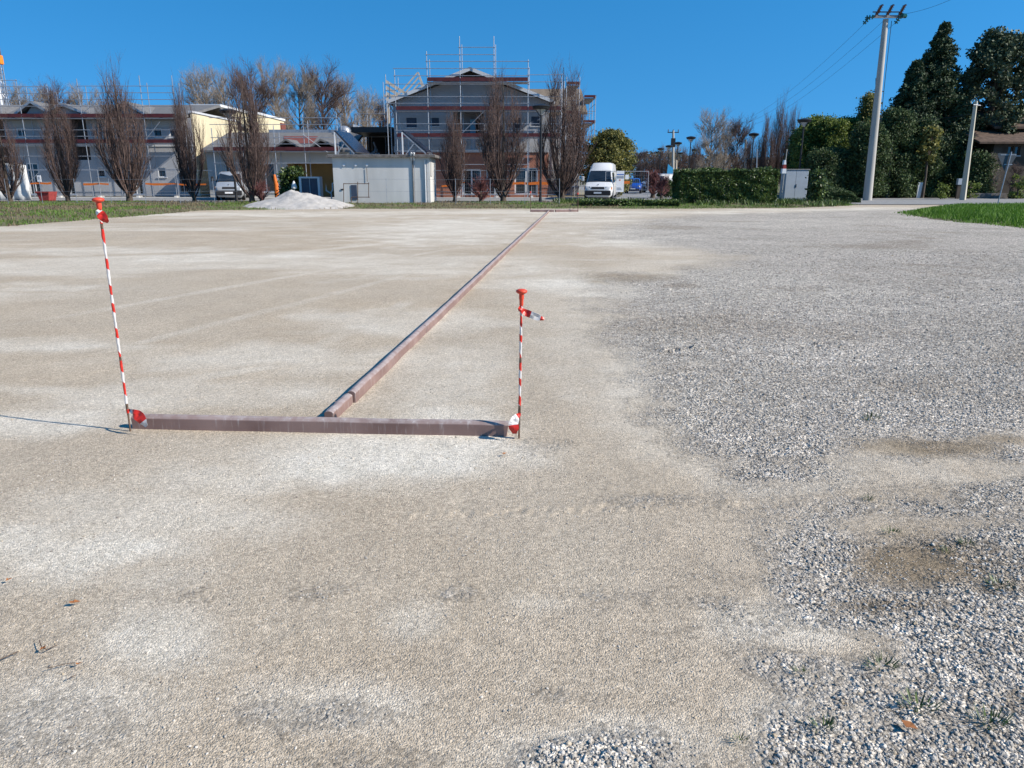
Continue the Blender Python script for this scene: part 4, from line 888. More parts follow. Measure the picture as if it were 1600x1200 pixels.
# ---- low central building with tiled roof, carport and dark opening
def low_building():
    Y = 58.5; t = thing('low_building', 'low single storey building with grey roof, cream wall and open dark bay', 'building', (X_at(470, 300, Y), Y, .16))
    x0, x1, x2 = X_at(326, 250, Y), X_at(548, 250, Y), X_at(613, 250, Y); ze = Z_at(236, Y); zc = Z_at(255, Y)
    ops = [rc(352, 364, 252, 285, Y), rc(400, 430, 255, 300, Y)]; oc = (X_at(450, 280, Y), X_at(535, 280, Y), .1, zc)
    wl = MB(); wall_open(wl, x0, x1, .1, ze, Y, ops+[oc], .25); wl.box(x0-.15, x0-.002, Y, 66, .1, ze); wl.box(x1, x1+.15, Y+.0, 66, .1, ze); wl.build('wall', M['wall_white'], t)
    for r in ops: window(t, *r, Y, .12)
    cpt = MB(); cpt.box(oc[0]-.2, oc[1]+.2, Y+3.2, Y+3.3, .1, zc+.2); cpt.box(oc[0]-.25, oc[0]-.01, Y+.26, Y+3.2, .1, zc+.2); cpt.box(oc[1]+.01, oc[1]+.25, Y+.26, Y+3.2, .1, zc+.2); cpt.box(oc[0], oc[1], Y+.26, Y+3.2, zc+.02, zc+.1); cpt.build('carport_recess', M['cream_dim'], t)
    zr = Z_at(207, 64); rf = MB(); rf.prism([(Y-.7, ze-.1), (Y-.7, ze+.06), (64, zr), (64, zr-.2)], x0-.3, x1+.1, 'x'); rf.build('roof', M['roof_grey'], t)
    fc = MB(); fc.box(x0+3, x2, 63.95, 64.3, zr-.35, zr+.22); fc.build('metal_fascia', M['galv'], t)
    r = rc(449, 492, 218, 230, 60.5); 
    lerp = lambda y: ze+.06+(zr-ze-.06)*(y-(Y-.7))/(64-(Y-.7))
    ra = MB(); ra.add([(r[0], 59.8, lerp(59.8)+.04), (r[1], 59.8, lerp(59.8)+.04), (r[1]-.2, 62.4, lerp(62.4)+.04), (r[0]-.8, 62.4, lerp(62.4)+.04)], [(0, 1, 2, 3)]); ra.build('red_roof_tiles', M['roof_red'], t)
    for pl, pc, pr in ((430, 452, 478), (486, 505, 540)):
        a, c, b = X_at(pl, 235, Y), X_at(pc, 225, Y), X_at(pr, 235, Y); g = MB(); g.prism([(a, ze+.0), (a, ze+.14), (c, ze+.85), (b, ze+.14), (b, ze+.0), (c, ze+.72)], Y-.85, 62, 'y'); g.build('porch_roof', M['roof_grey'], t)
    # open bay at the right with a flat canopy over dark store
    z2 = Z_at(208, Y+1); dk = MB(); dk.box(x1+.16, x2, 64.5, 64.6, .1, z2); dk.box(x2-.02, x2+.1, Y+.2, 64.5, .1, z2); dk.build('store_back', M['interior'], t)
    MB().box(x1+.16, x2+.1, Y-.1, 65, z2, z2+.38).build('canopy', M['darkmetal'], t)
    st = MB()
    for k in range(5): a = W(560+k*8, 238+k*2, Y+2); b = W(596-k*3, 246-k*6, Y+2.4); st.bar(a, b, .08, .1)
    st.tube([W(549, 211, Y+.1), (W(549, 211, Y+.1).x, Y+.1, .2)], .05, 6); st.build('canopy_strut', M['galv'], t)
    dome = MB(); d0 = W(538, 207, 63.5); dome.lathe(d0, [(.55, -.1), (.55, .1), (.45, .35), (.2, .5), (.05, .52)], 16); dome.build('roof_vent', M['galv'], t)
    lt = MB(); a = W(552, 205, 66); b = W(576, 205, 66); lt.prism([(a.x, a.z), (a.x, a.z+.55), (b.x, a.z)], 66, 69, 'y'); lt.build('roof_light', M['frame_white'], t)
low_building()
scaffold('scaffold', 'low scaffold with red toe board along the single storey building behind the bare trees', 57.4,
         [(330, 200), (376, 200), (427, 196), (473, 178), (526, 178)], [(0, 4, 184), (0, 4, 194.5), (0, 4, 215), (0, 4, 225), (0, 4, 255)], [(0, 4, 235)], braces=[((473, 210), (512, 238))])
# tall thin standards beyond
scaffold('scaffold', 'thin rear scaffold rising over the dark open bay left of the gabled building', 62.5, [(556, 178), (574, 172), (600, 128)], [(0, 2, 178), (0, 2, 189), (1, 2, 200)], [])

# ---- concrete substation with solar panels
def shed():
    Y = 44.6; x0, x1 = X_at(521, 280, Y), X_at(672, 280, Y); zt = Z_at(246, Y); t = thing('concrete_shed', 'small pale concrete shed with flat roof, stained walls and wall pipes', 'shed', ((x0+x1)/2, Y, .1)); D = 3.4
    dr = rc(536, 548, 284, 330, Y)
    MB().box(x0, x1, Y, Y+D, -.05, zt).build('wall', mat('shed_wall', (.62, .61, .58), .85, .10, 1.1, bump=.2, cols=(.46, .455, .43), streak=True), t)
    MB().box(x0-.28, x1+.35, Y-.24, Y+D+.24, zt+.002, zt+.13).build('flat_roof', M['concrete_dark'], t)
    MB().box(x0-.22, x1+.29, Y-.18, Y+D+.18, zt+.132, zt+.16).build('roof_membrane', M['plank'], t)
    for px in (537.5, 556, 573.5):
        c = W(px, 258, Y); MB().tube([(c.x, Y-.06, c.z), (c.x, Y-.002, c.z)], .07, 10).build('round_vent', M['frame_white'], t)
    for px, a, b, r, m_ in ((574.5, 262, 284, .012, 'rust'), (646, 248, 322, .028, 'concrete_dark'), (648.5, 248, 322, .022, 'galv'), (665, 250, 322, .04, 'frame_white'), (668, 250, 322, .03, 'galv')):
        x = X_at(px, 290, Y); MB().tube([(x, Y-.05, max(.02, Z_at(b, Y))), (x, Y-.05, Z_at(a, Y))], r, 6).build('wall_pipe', M[m_], t)
    v = MB(); 
    for px in (643, 647): x = X_at(px, 244, Y); v.tube([(x, Y-.05, zt-.15), (x, Y-.16, zt+.05), (x, Y-.30, zt+.2), (x, Y+.1, zt+.24)], .06, 8)
    v.build('vent_pipe', M['frame_white'], t)
    q = rc(549, 558, 289, 312, Y); MB().box(q[0], q[1], Y-.03, Y-.002, q[2], q[3]).build('hatch', M['shutter'], t)
    q = rc(533, 536.5, 295, 297, Y); MB().box(q[0], q[1], Y-.04, Y-.002, q[2], q[3]).build('wall_fitting', M['darkmetal'], t)
    MB().box(x1+.002, x1+.05, Y+.15, Y+1.0, Z_at(275, Y), Z_at(253, Y)).build('side_louvre', M['concrete'], t)
    # rusty angle iron frame beside the wall
    f = thing('iron_frame', 'rusty angle iron frame standing against the concrete shed wall', 'frame', (X_at(557, 300, Y-.5), Y-.5, 0)); y = Y-.5
    for a, b in (((537, 287), (577, 287)), ((559, 284), (559, 320)), ((576, 285), (576, 309)), ((549, 308), (578, 308)), ((537, 286), (537, 320)), ((549, 308), (549, 320))):
        A = W(*a, y); B = W(*b, y); A.z = max(A.z, .02); B.z = max(B.z, .02); MB().tube([A, B], .022, 5).build('bar', M['rust'], f)
    # solar panels: tilted slabs on raised frames, high side to the left
    for i, (pa, pb, pw, lab) in enumerate(((524, 557, 20, 'blue-black solar panel on a raised frame at the left of the shed roof'), (629, 668, 13, 'dark solar panel on a raised frame at the right of the shed roof'))):
        z0 = zt+.18; A = W(pa, 206, Y+.25); B = W(pb, 244, Y+.25); s = thing('solar_panel', lab, 'solar panel', ((A.x+B.x)/2, Y+1.2, z0), 'solar panels on the shed roof')
        B.z = z0+.06; A0 = Vector((A.x, Y-.1, A.z)); B0 = Vector((B.x, Y-.1, B.z)); w = 2.4 if i == 0 else 2.0; dv = Vector((.35 if i == 0 else .1, w, 0)); nrm = (B0-A0).cross(dv).normalized()*.09
        sb = MB(); P = [A0, B0, B0+dv, A0+dv]; Q = [p+nrm for p in P]; sb.add(P+Q, [(0, 1, 2, 3), (7, 6, 5, 4), (0, 4, 5, 1), (1, 5, 6, 2), (2, 6, 7, 3), (3, 7, 4, 0)]); sb.build('panel', M['solar'], s)
        for yy in (0, 1):
            o = A0+dv*yy; MB().bar((o.x+.02, o.y, z0-.01), (o.x+.02, o.y, o.z-.04), .07, .07).build('post', M['frame_white'], s)
            c = A0.lerp(B0, .5)+dv*yy; MB().bar((c.x-.5, c.y, z0-.01), (c.x, c.y, c.z-.05), .05, .05).build('strut', M['galv'], s)
            MB().bar(A0+dv*yy+Vector((.05, 0, -.08)), B0+dv*yy+Vector((-.05, 0, -.04)), .05, .06).build('rail', M['galv'], s)
shed()

# ================================================================== SITE FENCE, WIRE FENCE, SMALL SITE THINGS
def wire_fence():
    Y = 42.2; t = thing('wire_fence', 'low thin wire fence on slim posts along the back of the lot', 'fence', (X_at(450, 324, Y), Y, .1))
    xs = [X_at(px, 300, Y) for px in range(10, 915, 54)]; xs = [x for x in xs if not (X_at(372, 300, Y) < x < X_at(560, 300, Y))]
    zt = Z_at(279, Y)
    for x in xs: MB().tube([(x, Y, -.05), (x, Y, zt)], .013, 6).build('post', M['galv'], t)
    for a, b in ((xs[0], X_at(372, 300, Y)), (X_at(560, 300, Y), xs[-1])):
        w = MB()
        for z in (zt-.03, zt*.55, .25): w.tube([(a, Y-.02, z), ((a+b)/2, Y-.02, z-.02), (b, Y-.02, z)], .0045, 4, cap=False)
        w.build('wire', M['galv'], t)
wire_fence()
Zp = .13
def site_panel():
    t = thing('site_fence_panel', 'x', 'fence panel', (0, 0, 0)); w = 3.0; h = 1.95
    f = MB(); f.tube([(0, 0, .1), (0, 0, h)], .022, 6); f.tube([(w, 0, .1), (w, 0, h)], .022, 6); f.tube([(0, 0, h), (w, 0, h)], .022, 6); f.tube([(0, 0, .2), (w, 0, .2)], .02, 6); f.build('frame', M['galv'], t)
    g = MB()
    for k in range(1, 20): g.tube([(w*k/20, 0, .2), (w*k/20, 0, h)], .0035, 3, cap=False)
    for k in range(1, 7): g.tube([(0, 0, .2+(h-.2)*k/7), (w, 0, .2+(h-.2)*k/7)], .0035, 3, cap=False)
    g.build('wire_mesh', M['galv'], t)
    MB().prism([(-.3, 0), (.3, 0), (.25, .13), (-.25, .13)], -.1, .1, 'x').build('foot', M['concrete'], t)
    return t
sp0 = site_panel(); k = 0; xx = X_at(52, 290, 57.4)
fence_px = [(66, 'by the red bin'), (125, 'behind the second bare tree'), (187, 'behind the third bare tree'), (247, 'under the long scaffold'), (306, 'beside the silver van'), (688, 'just right of the concrete shed'), (748, 'in front of the left glazed door'), (808, 'in front of the right glazed door'), (862, 'behind the street lamp')]
for i, (px, lab) in enumerate(fence_px):
    L = (X_at(px, 290, 57.4)-1.5, 57.4, Zp)
    lb = 'wire mesh site fence panel '+lab
    if i == 0: sp0.location = L; sp0['label'] = lb; sp0['group'] = 'site fence panels'
    else: dup(sp0, L, random.uniform(-.04, .04), lb, 'site fence panels')
dup(sp0, (X_at(946, 285, 53.5), 53.5, .03), .05, 'wire mesh site fence panel with a white notice, right of the white van', 'site fence panels', (1.0, 1, 1.0))
def tape(pts, label, h=.15):
    P = [W(*p) for p in pts]; mb = MB(); vs = []; 
    for i, p in enumerate(P): hh = h*(.6+.5*random.random()); vs += [(p.x, p.y, p.z-hh/2), (p.x, p.y, p.z+hh/2), (p.x, p.y+.012, p.z+hh/2), (p.x, p.y+.012, p.z-hh/2)]
    n = len(P); fs = [(i*4+j, i*4+(j+1) % 4, i*4+4+(j+1) % 4, i*4+4+j) for i in range(n-1) for j in range(4)]+[(0, 1, 2, 3), (n*4-1, n*4-2, n*4-3, n*4-4)]
    tag(mb.add(vs, fs).build('orange_net', M['orange'], None, P[0]), label, 'safety net', 'orange safety netting on the site fence')
Yt = 57.33
tape([(47, 287, Yt), (60, 286, Yt), (74, 287, Yt), (80, 286, Yt)], 'orange safety netting strip beside the first bare trees at far left')
tape([(130, 288, Yt), (142, 288, Yt), (156, 287, Yt), (170, 288, Yt)], 'orange safety netting strip between the second and third bare trees')
tape([(227, 287, Yt), (240, 288, Yt), (255, 288, Yt), (270, 287, Yt), (290, 289, Yt), (322, 288, Yt)], 'longest orange safety netting strip left of the silver van')
tape([(690, 291, Yt), (705, 290, Yt), (715, 290, Yt), (718, 287, Yt), (726, 285, Yt)], 'orange safety netting strip right of the concrete shed')
tape([(798, 287, Yt), (815, 286, Yt), (826, 287, Yt), (842, 286, Yt), (862, 287, Yt)], 'orange safety netting strip behind the street lamp', .2)
tape([(975, 285, 53.42), (980, 285, 53.42), (984, 285, 53.42)], 'short orange netting piece under the small white notice', .2)
a = W(431, 290, 50); o = MB().tube([(a.x, 50, .2), (a.x+.02, 50, 1.1), (a.x-.05, 50, 1.75)], [.12, .16, .08], 8).build('orange_net_roll', M['orange'], None, (a.x, 50, .2)); tag(o, 'rolled orange netting standing beside the bush left of the stone heap', 'net roll')
# notice boards
q = rc(963, 975, 267, 300, 53.3); t = thing('notice_board', 'tall white notice board with blue line and grey print beside the white van', 'notice board', (q[0], 53.3, q[2]))
MB().box(q[0], q[1], 53.3, 53.33, q[2], q[3]).build('board', M['signwhite'], t)
h_ = q[3]-q[2]; w_ = q[1]-q[0]
MB().box(q[0]+.04, q[1]-.02, 53.29, 53.298, q[3]-.19*h_, q[3]-.15*h_).build('blue_line', M['signblue'], t)
pr = MB()
for r_ in range(3):
    for c_ in range(6): pr.box(q[0]+.05+c_*w_/6.6, q[0]+.05+c_*w_/6.6+w_*.1, 53.29, 53.298, q[3]-(.24+r_*.04)*h_-.03*h_, q[3]-(.24+r_*.04)*h_)
for r_ in range(4): pr.box(q[0]+.05, q[1]-.12-.03*r_, 53.29, 53.298, q[2]+(.10+r_*.035)*h_, q[2]+(.112+r_*.035)*h_)
pr.build('print', M['signgrey'], t)
MB().box(q[0]+w_*.4, q[0]+w_*.55, 53.288, 53.298, q[3]-.46*h_, q[3]-.40*h_).build('orange_mark', M['amber'], t)
q = rc(977, 982.5, 273, 280, 53.3); tag(MB().box(q[0], q[1], 53.3, 53.315, q[2], q[3]).build('notice_sheet', M['signwhite'], None, (q[0], 53.3, q[2])), 'small plain white notice sheet on the fence right of the tall board', 'notice')
q = rc(58, 64, 274, 284, 57.3); tag(MB().box(q[0], q[1], 57.3, 57.33, q[2], q[3]).build('notice_sheet', M['signwhite'], None, (q[0], 57.3, q[2])), 'small white notice with dark print on the far left site fence', 'notice')
q2 = rc(59.5, 62, 276, 280, 57.28); MB().box(q2[0], q2[1], 57.285, 57.298, q2[2], q2[3]).build('print', M['signgrey'], bpy.data.objects['notice_sheet.001'])
# white sheeting, red bin, barrier, metal door frame, portable toilet like items
def sheeting():
    Y = 54; q = rc(-14, 43, 255, 312, Y); P = [(q[0], .0), (q[0], q[3]-.1), (q[1]-.75, q[3]+.08), (q[1]-.35, q[3]-.12), (q[1]+.15, .0)]
    mb = MB(); n = 14; vs = []
    for i in range(n+1):
        x = q[0]+(q[1]-q[0])*i/n; zt = q[3]-.15*max(0, i/n-.7)*3; 
        for j in range(7): vs.append((x+.1*(6-j)/6*(i/n), Y+.10*math.sin(i*1.7+j*.6)+.05*math.sin(j*2.1+i), .0+zt*j/6))
    fs = [(i*7+j, (i+1)*7+j, (i+1)*7+j+1, i*7+j+1) for i in range(n) for j in range(6)]
    mb.add(vs, fs, 0, True); o = mb.build('white_sheeting', M['tarp'], None, (q[0], Y, 0)); s = o.modifiers.new('thickness', 'SOLIDIFY'); s.thickness = .04
    tag(o, 'big creased white sheet standing behind the leftmost bare trees', 'sheeting')
sheeting()
q = rc(64, 84, 300, 314, 52); b = MB(); b.add([(q[0]+.15, 51.6, .02), (q[1]-.15, 51.6, .02), (q[1]-.15, 52.4, .02), (q[0]+.15, 52.4, .02), (q[0], 51.5, .65), (q[1], 51.5, .65), (q[1], 52.5, .65), (q[0], 52.5, .65)], [(0, 1, 2, 3), (0, 4, 5, 1), (1, 5, 6, 2), (2, 6, 7, 3), (3, 7, 4, 0)]); b.box(q[0]-.03, q[1]+.03, 51.46, 51.5, .58, .67)
tag(b.build('red_bin', M['brickred'], None, (q[0], 52, 0)), 'small open red bin on the road between the first two bare trees', 'bin')
def door_frame():
    Y = 46.5; q = rc(468, 500, 276, 312, Y); t = thing('metal_cabinet', 'pale metal framed cabinet with dark double doors behind the stone heap', 'cabinet', (q[0], Y, 0))
    f = MB(); f.box(q[0], q[0]+.13, Y, Y+.7, 0, q[3]); f.box(q[1]-.13, q[1], Y, Y+.7, 0, q[3]); f.box(q[0]+.13, q[1]-.13, Y, Y+.7, q[3]-.1, q[3]); f.build('frame', M['frame_white'], t)
    m_ = (q[0]+q[1])/2
    for a, b in ((q[0]+.131, m_-.02), (m_+.02, q[1]-.131)): MB().box(a, b, Y+.06, Y+.1, .02, q[3]-.101).build('door', M['shutter'], t)
    MB().box(m_-.018, m_+.018, Y+.04, Y+.1, .02, q[3]-.101).build('mullion', M['cabinet'], t)
door_frame()
p = MB(); a = W(509, 286, 47); p.tube([(a.x, 47, a.z), (a.x, 47, a.z-.45), (a.x+.25, 47, a.z-.6), (a.x+.4, 47, a.z-.4), (a.x+.4, 47, a.z-.05), (a.x+.6, 47, a.z+.1)], .05, 7); p.tube([(a.x+.3, 47, 0), (a.x+.3, 47, a.z-.58)], .04, 6)
tag(p.build('bent_pipe', M['frame_white'], None, (a.x+.3, 47, 0)), 'bent white pipe between the metal cabinet and the concrete shed', 'pipe')
a = W(459, 285, 45.2); c = MB(); c.lathe((a.x, 45.2, a.z-.35), [(.16, 0), (.17, .05), (.14, .2), (.04, .42), (.01, .44)], 12); c.tube([(a.x, 45.2, 0), (a.x, 45.2, a.z-.34)], .03, 6)
tag(c.build('white_hood', M['tarp'], None, (a.x, 45.2, 0)), 'small white pointed hood on a post in front of the green bush', 'hooded post')
a = W(1233, 264, 50)
def cabinet():
    Y = 49.5; q = rc(1226, 1262, 264, 310, Y); t = thing('utility_cabinet', 'pale grey metal utility cabinet with double doors right of the hedge', 'cabinet', (q[0], Y, .15)); m_ = (q[0]+q[1])/2-.05
    MB().box(q[0], q[1], Y, Y+.8, .1, q[3]-.06).build('body', M['cabinet'], t, bevel=.015); MB().box(q[0]-.05, q[1]+.05, Y-.06, Y+.86, q[3]-.058, q[3]).build('lid', M['plank'], t)
    for a, b in ((q[0]+.05, m_-.01), (m_+.01, q[1]-.05)):
        d = MB().box(a, b, Y-.025, Y-.002, .25, q[3]-.12).build('door', M['cabinet'], t)
    MB().box(m_+.03, m_+.06, Y-.06, Y-.026, .95, 1.15).build('handle', M['darkmetal'], t)
cabinet()

# ================================================================== VEHICLES
def loft(mb, st, sm=True):
    """stations (y, zb, zbelt, zt, hw_low, hw_belt, hw_top)"""
    vs = []; 
    for (y, zb, zm, zt, h0, h1, h2) in st:
        half = [(h0*.86, zb), (h0, zb+.14), (h1, (zb+zm)/2+.05), (h1*.99, zm), (h2+(h1-h2)*.25, zm+(zt-zm)*.62), (h2, zt-.07*(zt-zm+.3)), (h2*.8, zt), (0, zt+.015)]
        ring = half+[(-a, b) for a, b in half[-2::-1]]; vs += [(x, y, z) for x, z in ring]
    n = 15; fs = [(i*n+j, i*n+j+1, (i+1)*n+j+1, (i+1)*n+j) for i in range(len(st)-1) for j in range(n-1)]
    fs += [(i*n+n-1, i*n, (i+1)*n, (i+1)*n+n-1) for i in range(len(st)-1)]+[tuple(range(n))[::-1], tuple((len(st)-1)*n+j for j in range(n))]
    mb.add(vs, fs, 0, sm); return mb
def wheel(t, x, y, r, w=.2):
    a = MB().tube([(x-w/2, y, r), (x+w/2, y, r)], r, 20).build('wheel', M['tyre'], t); s = 1 if x > 0 else -1
    MB().tube([(x+s*(w/2-.01), y, r), (x+s*(w/2+.012), y, r)], r*.6, 16).build('rim', M['rim'], a)
def patch(t, name, pts, m_, th=.012, par=None):
    mb = MB(); P = [Vector(p) for p in pts]; c = sum(P, Vector())/len(P); nr = (P[1]-P[0]).cross(P[2]-P[0]).normalized()
    if nr.dot(c-Vector((0, 0, 1.0))) < 0: nr = -nr
    n = len(P); mb.add([p-nr*.015 for p in P]+[p+nr*th for p in P], [tuple(range(n)), tuple(range(2*n-1, n-1, -1))]+[(i, (i+1) % n, n+(i+1) % n, n+i) for i in range(n)])
    return mb.build(name, m_, par or t)
def van(label, paint, hi=True, L=5.3, Wd=.985, Hh=2.55, loc=(0, 0, 0), rz=0, name='parked_van', group='parked vans', plate=True):
    t = thing(name, label, 'van', (0, 0, 0), group); H = Hh; hr = 2.02 if hi else H-.02; f = -L/2; sc = 1
    st = [(f+.02, .32, .55, .70, Wd*.72, Wd*.80, Wd*.70), (f+.10, .24, .62, .93, Wd*.86, Wd*.93, Wd*.84), (f+.38, .22, .85, 1.06, Wd*.95, Wd*.98, Wd*.88), (f+.98, .22, .98, 1.24, Wd*.97, Wd, Wd*.90)]
    if hi: st += [(f+1.72, .22, 1.2, 2.0, Wd*.97, Wd, Wd*.80), (f+1.80, .22, 1.2, 2.12, Wd*.97, Wd, Wd*.79), (f+2.25, .22, 1.2, H-.06, Wd*.97, Wd, Wd*.72), (f+2.7, .22, 1.2, H, Wd*.97, Wd, Wd*.74), (L/2-.1, .25, 1.2, H, Wd*.97, Wd, Wd*.76), (L/2, .3, 1.2, H-.12, Wd*.94, Wd*.97, Wd*.73)]
    else: st += [(f+1.70, .22, 1.15, H-.12, Wd*.97, Wd, Wd*.78), (f+2.1, .22, 1.15, H, Wd*.97, Wd, Wd*.80), (L/2-.1, .25, 1.15, H, Wd*.97, Wd, Wd*.82), (L/2, .3, 1.15, H-.1, Wd*.94, Wd*.97, Wd*.8)]
    body = loft(MB(), st).build('body', paint, t)
    zt = 2.0 if hi else H-.14; yt = f+1.72; yb = f+.98
    patch(t, 'windscreen', [(-Wd*.84, yb-.0, 1.26), (Wd*.84, yb-.0, 1.26), (Wd*.71, yt-.02, zt-.02), (-Wd*.71, yt-.02, zt-.02)], M['glass'], .03)
    for s in (-1, 1):
        patch(t, 'side_window', [(s*Wd*.985, yb+.25, 1.22), (s*Wd*.985, yb+1.35, 1.22), (s*Wd*.86, yb+1.35, zt-.12), (s*Wd*.86, yb+.75, zt-.12)], M['glass'], .03)
        hl = patch(t, 'headlight', [(s*Wd*.50, f+.08, .74), (s*Wd*.9, f+.16, .72), (s*Wd*.93, f+.25, .95), (s*Wd*.55, f+.10, .93)], M['lamp_glass'], .03)
        patch(t, 'indicator', [(s*Wd*.90, f+.17, .74), (s*Wd*.945, f+.26, .75), (s*Wd*.945, f+.27, .93), (s*Wd*.93, f+.24, .92)], M['amber'], .035)
        wheel(t, s*(Wd-.10), f+.95, .34); wheel(t, s*(Wd-.10), L/2-1.05, .34)
        MB().tube([(s*Wd*.93, yb+.22, 1.35), (s*(Wd+.16), yb+.15, 1.38)], .02, 6).build('mirror_arm', M['blackplastic'], t)
        MB().box(min(s*(Wd+.1), s*(Wd+.28)), max(s*(Wd+.1), s*(Wd+.28)), yb+.1, yb+.22, 1.3, 1.62).build('mirror', M['vanwhite'] if hi else M['blackplastic'], t, bevel=.03)
    patch(t, 'grille', [(-Wd*.46, f+.06, .77), (Wd*.46, f+.06, .77), (Wd*.43, f+.085, .91), (-Wd*.43, f+.085, .91)], M['blackplastic'], .03)
    bm_ = MB(); bm_.box(-Wd*.9, Wd*.9, f-.06, f+.16, .36, .68); bm_.build('bumper', M['blackplastic'], t, bevel=.05)
    if plate: MB().box(-.26, .26, f-.075, f-.062, .47, .58).build('number_plate', M['signwhite'], t)
    for s in (-.32, .28):
        MB().tube([(s, yb+.0, 1.285), (s+.45, yb+.14, 1.46)], .012, 5).build('wiper', M['blackplastic'], t)
    MB().tube([(0, f+.30, 1.035), (0, f+.28, 1.10)], .05, 10).build('badge', M['galv'], t)
    t.location = loc; t.rotation_euler = (0, 0, rz); return t
V1 = W(938, 315, 55.2); van('white high roof van with black bumper parked nose out beside the notice board', M['vanwhite'], True, loc=(V1.x+.05, 55.2, .03), rz=R(-12))
V2 = W(362, 315, 54.8); van('silver van with black bumper parked nose out behind the bare tree at left', M['vansilver'], False, L=4.7, Wd=.94, Hh=1.95, loc=(V2.x, 55.2, .03), rz=R(14))
V3 = W(1031, 295, 84); van('silver grey van parked side on far down the car park', M['vansilver'], False, L=4.9, Wd=.95, Hh=1.98, loc=(V3.x, 84, .03), rz=R(-68))
def car(label, loc, rz):
    t = thing('parked_car', label, 'car', (0, 0, 0)); L = 3.6; f = -L/2; w = .82
    st = [(f, .35, .55, .68, w*.75, w*.82, w*.6), (f+.12, .25, .66, .84, w*.88, w*.95, w*.75), (f+.8, .2, .85, 1.0, w*.95, w, w*.82), (f+1.45, .2, .9, 1.42, w*.95, w, w*.68), (f+1.9, .2, .9, 1.5, w*.95, w, w*.70), (f+2.9, .2, .9, 1.44, w*.95, w, w*.68), (L/2-.08, .25, .88, 1.0, w*.92, w*.95, w*.7), (L/2, .35, .7, .8, w*.8, w*.85, w*.6)]
    loft(MB(), st).build('body', M['blue'], t)
    patch(t, 'windscreen', [(-w*.78, f+.86, 1.02), (w*.78, f+.86, 1.02), (w*.62, f+1.44, 1.39), (-w*.62, f+1.44, 1.39)], M['glass'], .03)
    for s in (-1, 1):
        patch(t, 'side_window', [(s*w*.97, f+1.05, .96), (s*w*.97, f+2.8, .96), (s*w*.76, f+2.6, 1.36), (s*w*.76, f+1.6, 1.38)], M['glass'], .03)
        MB().tube([(s*w*.72, f+.02, .7), (s*w*.72, f+.14, .72)], .11, 12).build('headlight', M['lamp_glass'], t)
        wheel(t, s*(w-.09), f+.62, .29, .18); wheel(t, s*(w-.09), L/2-.62, .29, .18)
        MB().box(min(s*w, s*(w+.15)), max(s*w, s*(w+.15)), f+1.05, f+1.17, .95, 1.08).build('mirror', M['blue'], t, bevel=.02)
    MB().box(-w*.8, w*.8, f-.03, f+.06, .28, .45).build('bumper', M['blackplastic'], t, bevel=.02); MB().box(-.25, .25, f-.045, f-.032, .42, .52).build('number_plate', M['signwhite'], t)
    t.location = loc; t.rotation_euler = (0, 0, rz)
V4 = W(990, 303, 80); car('small bright blue car parked facing the camera beyond the site fence', (V4.x, 80, .03), R(-12))

# ================================================================== LAMPS, POLES, SIGNS
def lamp():
    t = thing('street_lamp', 'x', 'street lamp', (0, 0, 0)); H = 5.75
    MB().lathe((0, 0, 0), [(.2, 0), (.2, .04), (.12, .08), (.09, .35), (.075, .5)], 14).build('base', M['darkmetal'], t)
    MB().tube([(0, 0, .3), (0, 0, 3.2), (0, 0, H-.45)], [.075, .065, .055], 12).build('pole', M['darkmetal'], t)
    hd = MB(); hd.lathe((0, 0, H), [(.52, .02), (.53, .06), (.48, .10), (.25, .17), (.06, .2)], 24); hd.lathe((0, 0, H), [(.50, .015), (.46, -.10), (.40, -.12), (.1, -.1)], 24); o = hd.build('lamp_shade', M['darkmetal'], t)
    for k in range(3):
        a = 2.094*k+.3; MB().tube([(0, 0, H-.5), (math.cos(a)*.17, math.sin(a)*.17, H-.42), (math.cos(a)*.42, math.sin(a)*.42, H-.08)], .018, 6).build('arm', M['darkmetal'], t)
    MB().lathe((0, 0, H-.42), [(.06, 0), (.12, .08), (.30, .30)], 16).build('lens', M['lamp_glass'], t)
    return t
lp = lamp(); lamps = [(845, 318, 45.6, 163, 'nearest black street lamp between the two large bare trees by the gabled building'), (363, 315, 49.5, 170, 'black street lamp at left standing behind the silver van and bare tree'), (1077.5, 0, 86, 213, 'black street lamp, tallest of those above the hedge left end'), (1057.5, 0, 99, 221.7, 'black street lamp just right of the far power pole, level with its lower half'),
    (1044, 0, 107, 226.7, 'black street lamp just left of the far power pole above the blue banner'), (1031, 0, 116, 231, 'black street lamp leftmost of the distant row, over the far silver van'), (1061.7, 0, 135, 238, 'small farthest black street lamp, lowest in the distant row'), (1084, 0, 120, 232.5, 'small black street lamp to the right of the tallest distant one'), (1174.7, 0, 79, 207.5, 'black street lamp before the dense bare trees behind the hedge'), (1252, 0, 60, 185, 'black street lamp rising behind the grey utility cabinet')]
for i, (px, b, Y, yt, lab) in enumerate(lamps):
    p = W(px, (yt+(b or 290))/2, Y); z = Z_at(yt, Y); s = z/5.95; L = (p.x, Y, .02)
    if i == 0: lp.location = L; lp['label'] = lab; lp['group'] = 'street lamps'; lp.scale = (1, 1, s)
    else: dup(lp, L, random.random(), lab, 'street lamps', (1, 1, s))
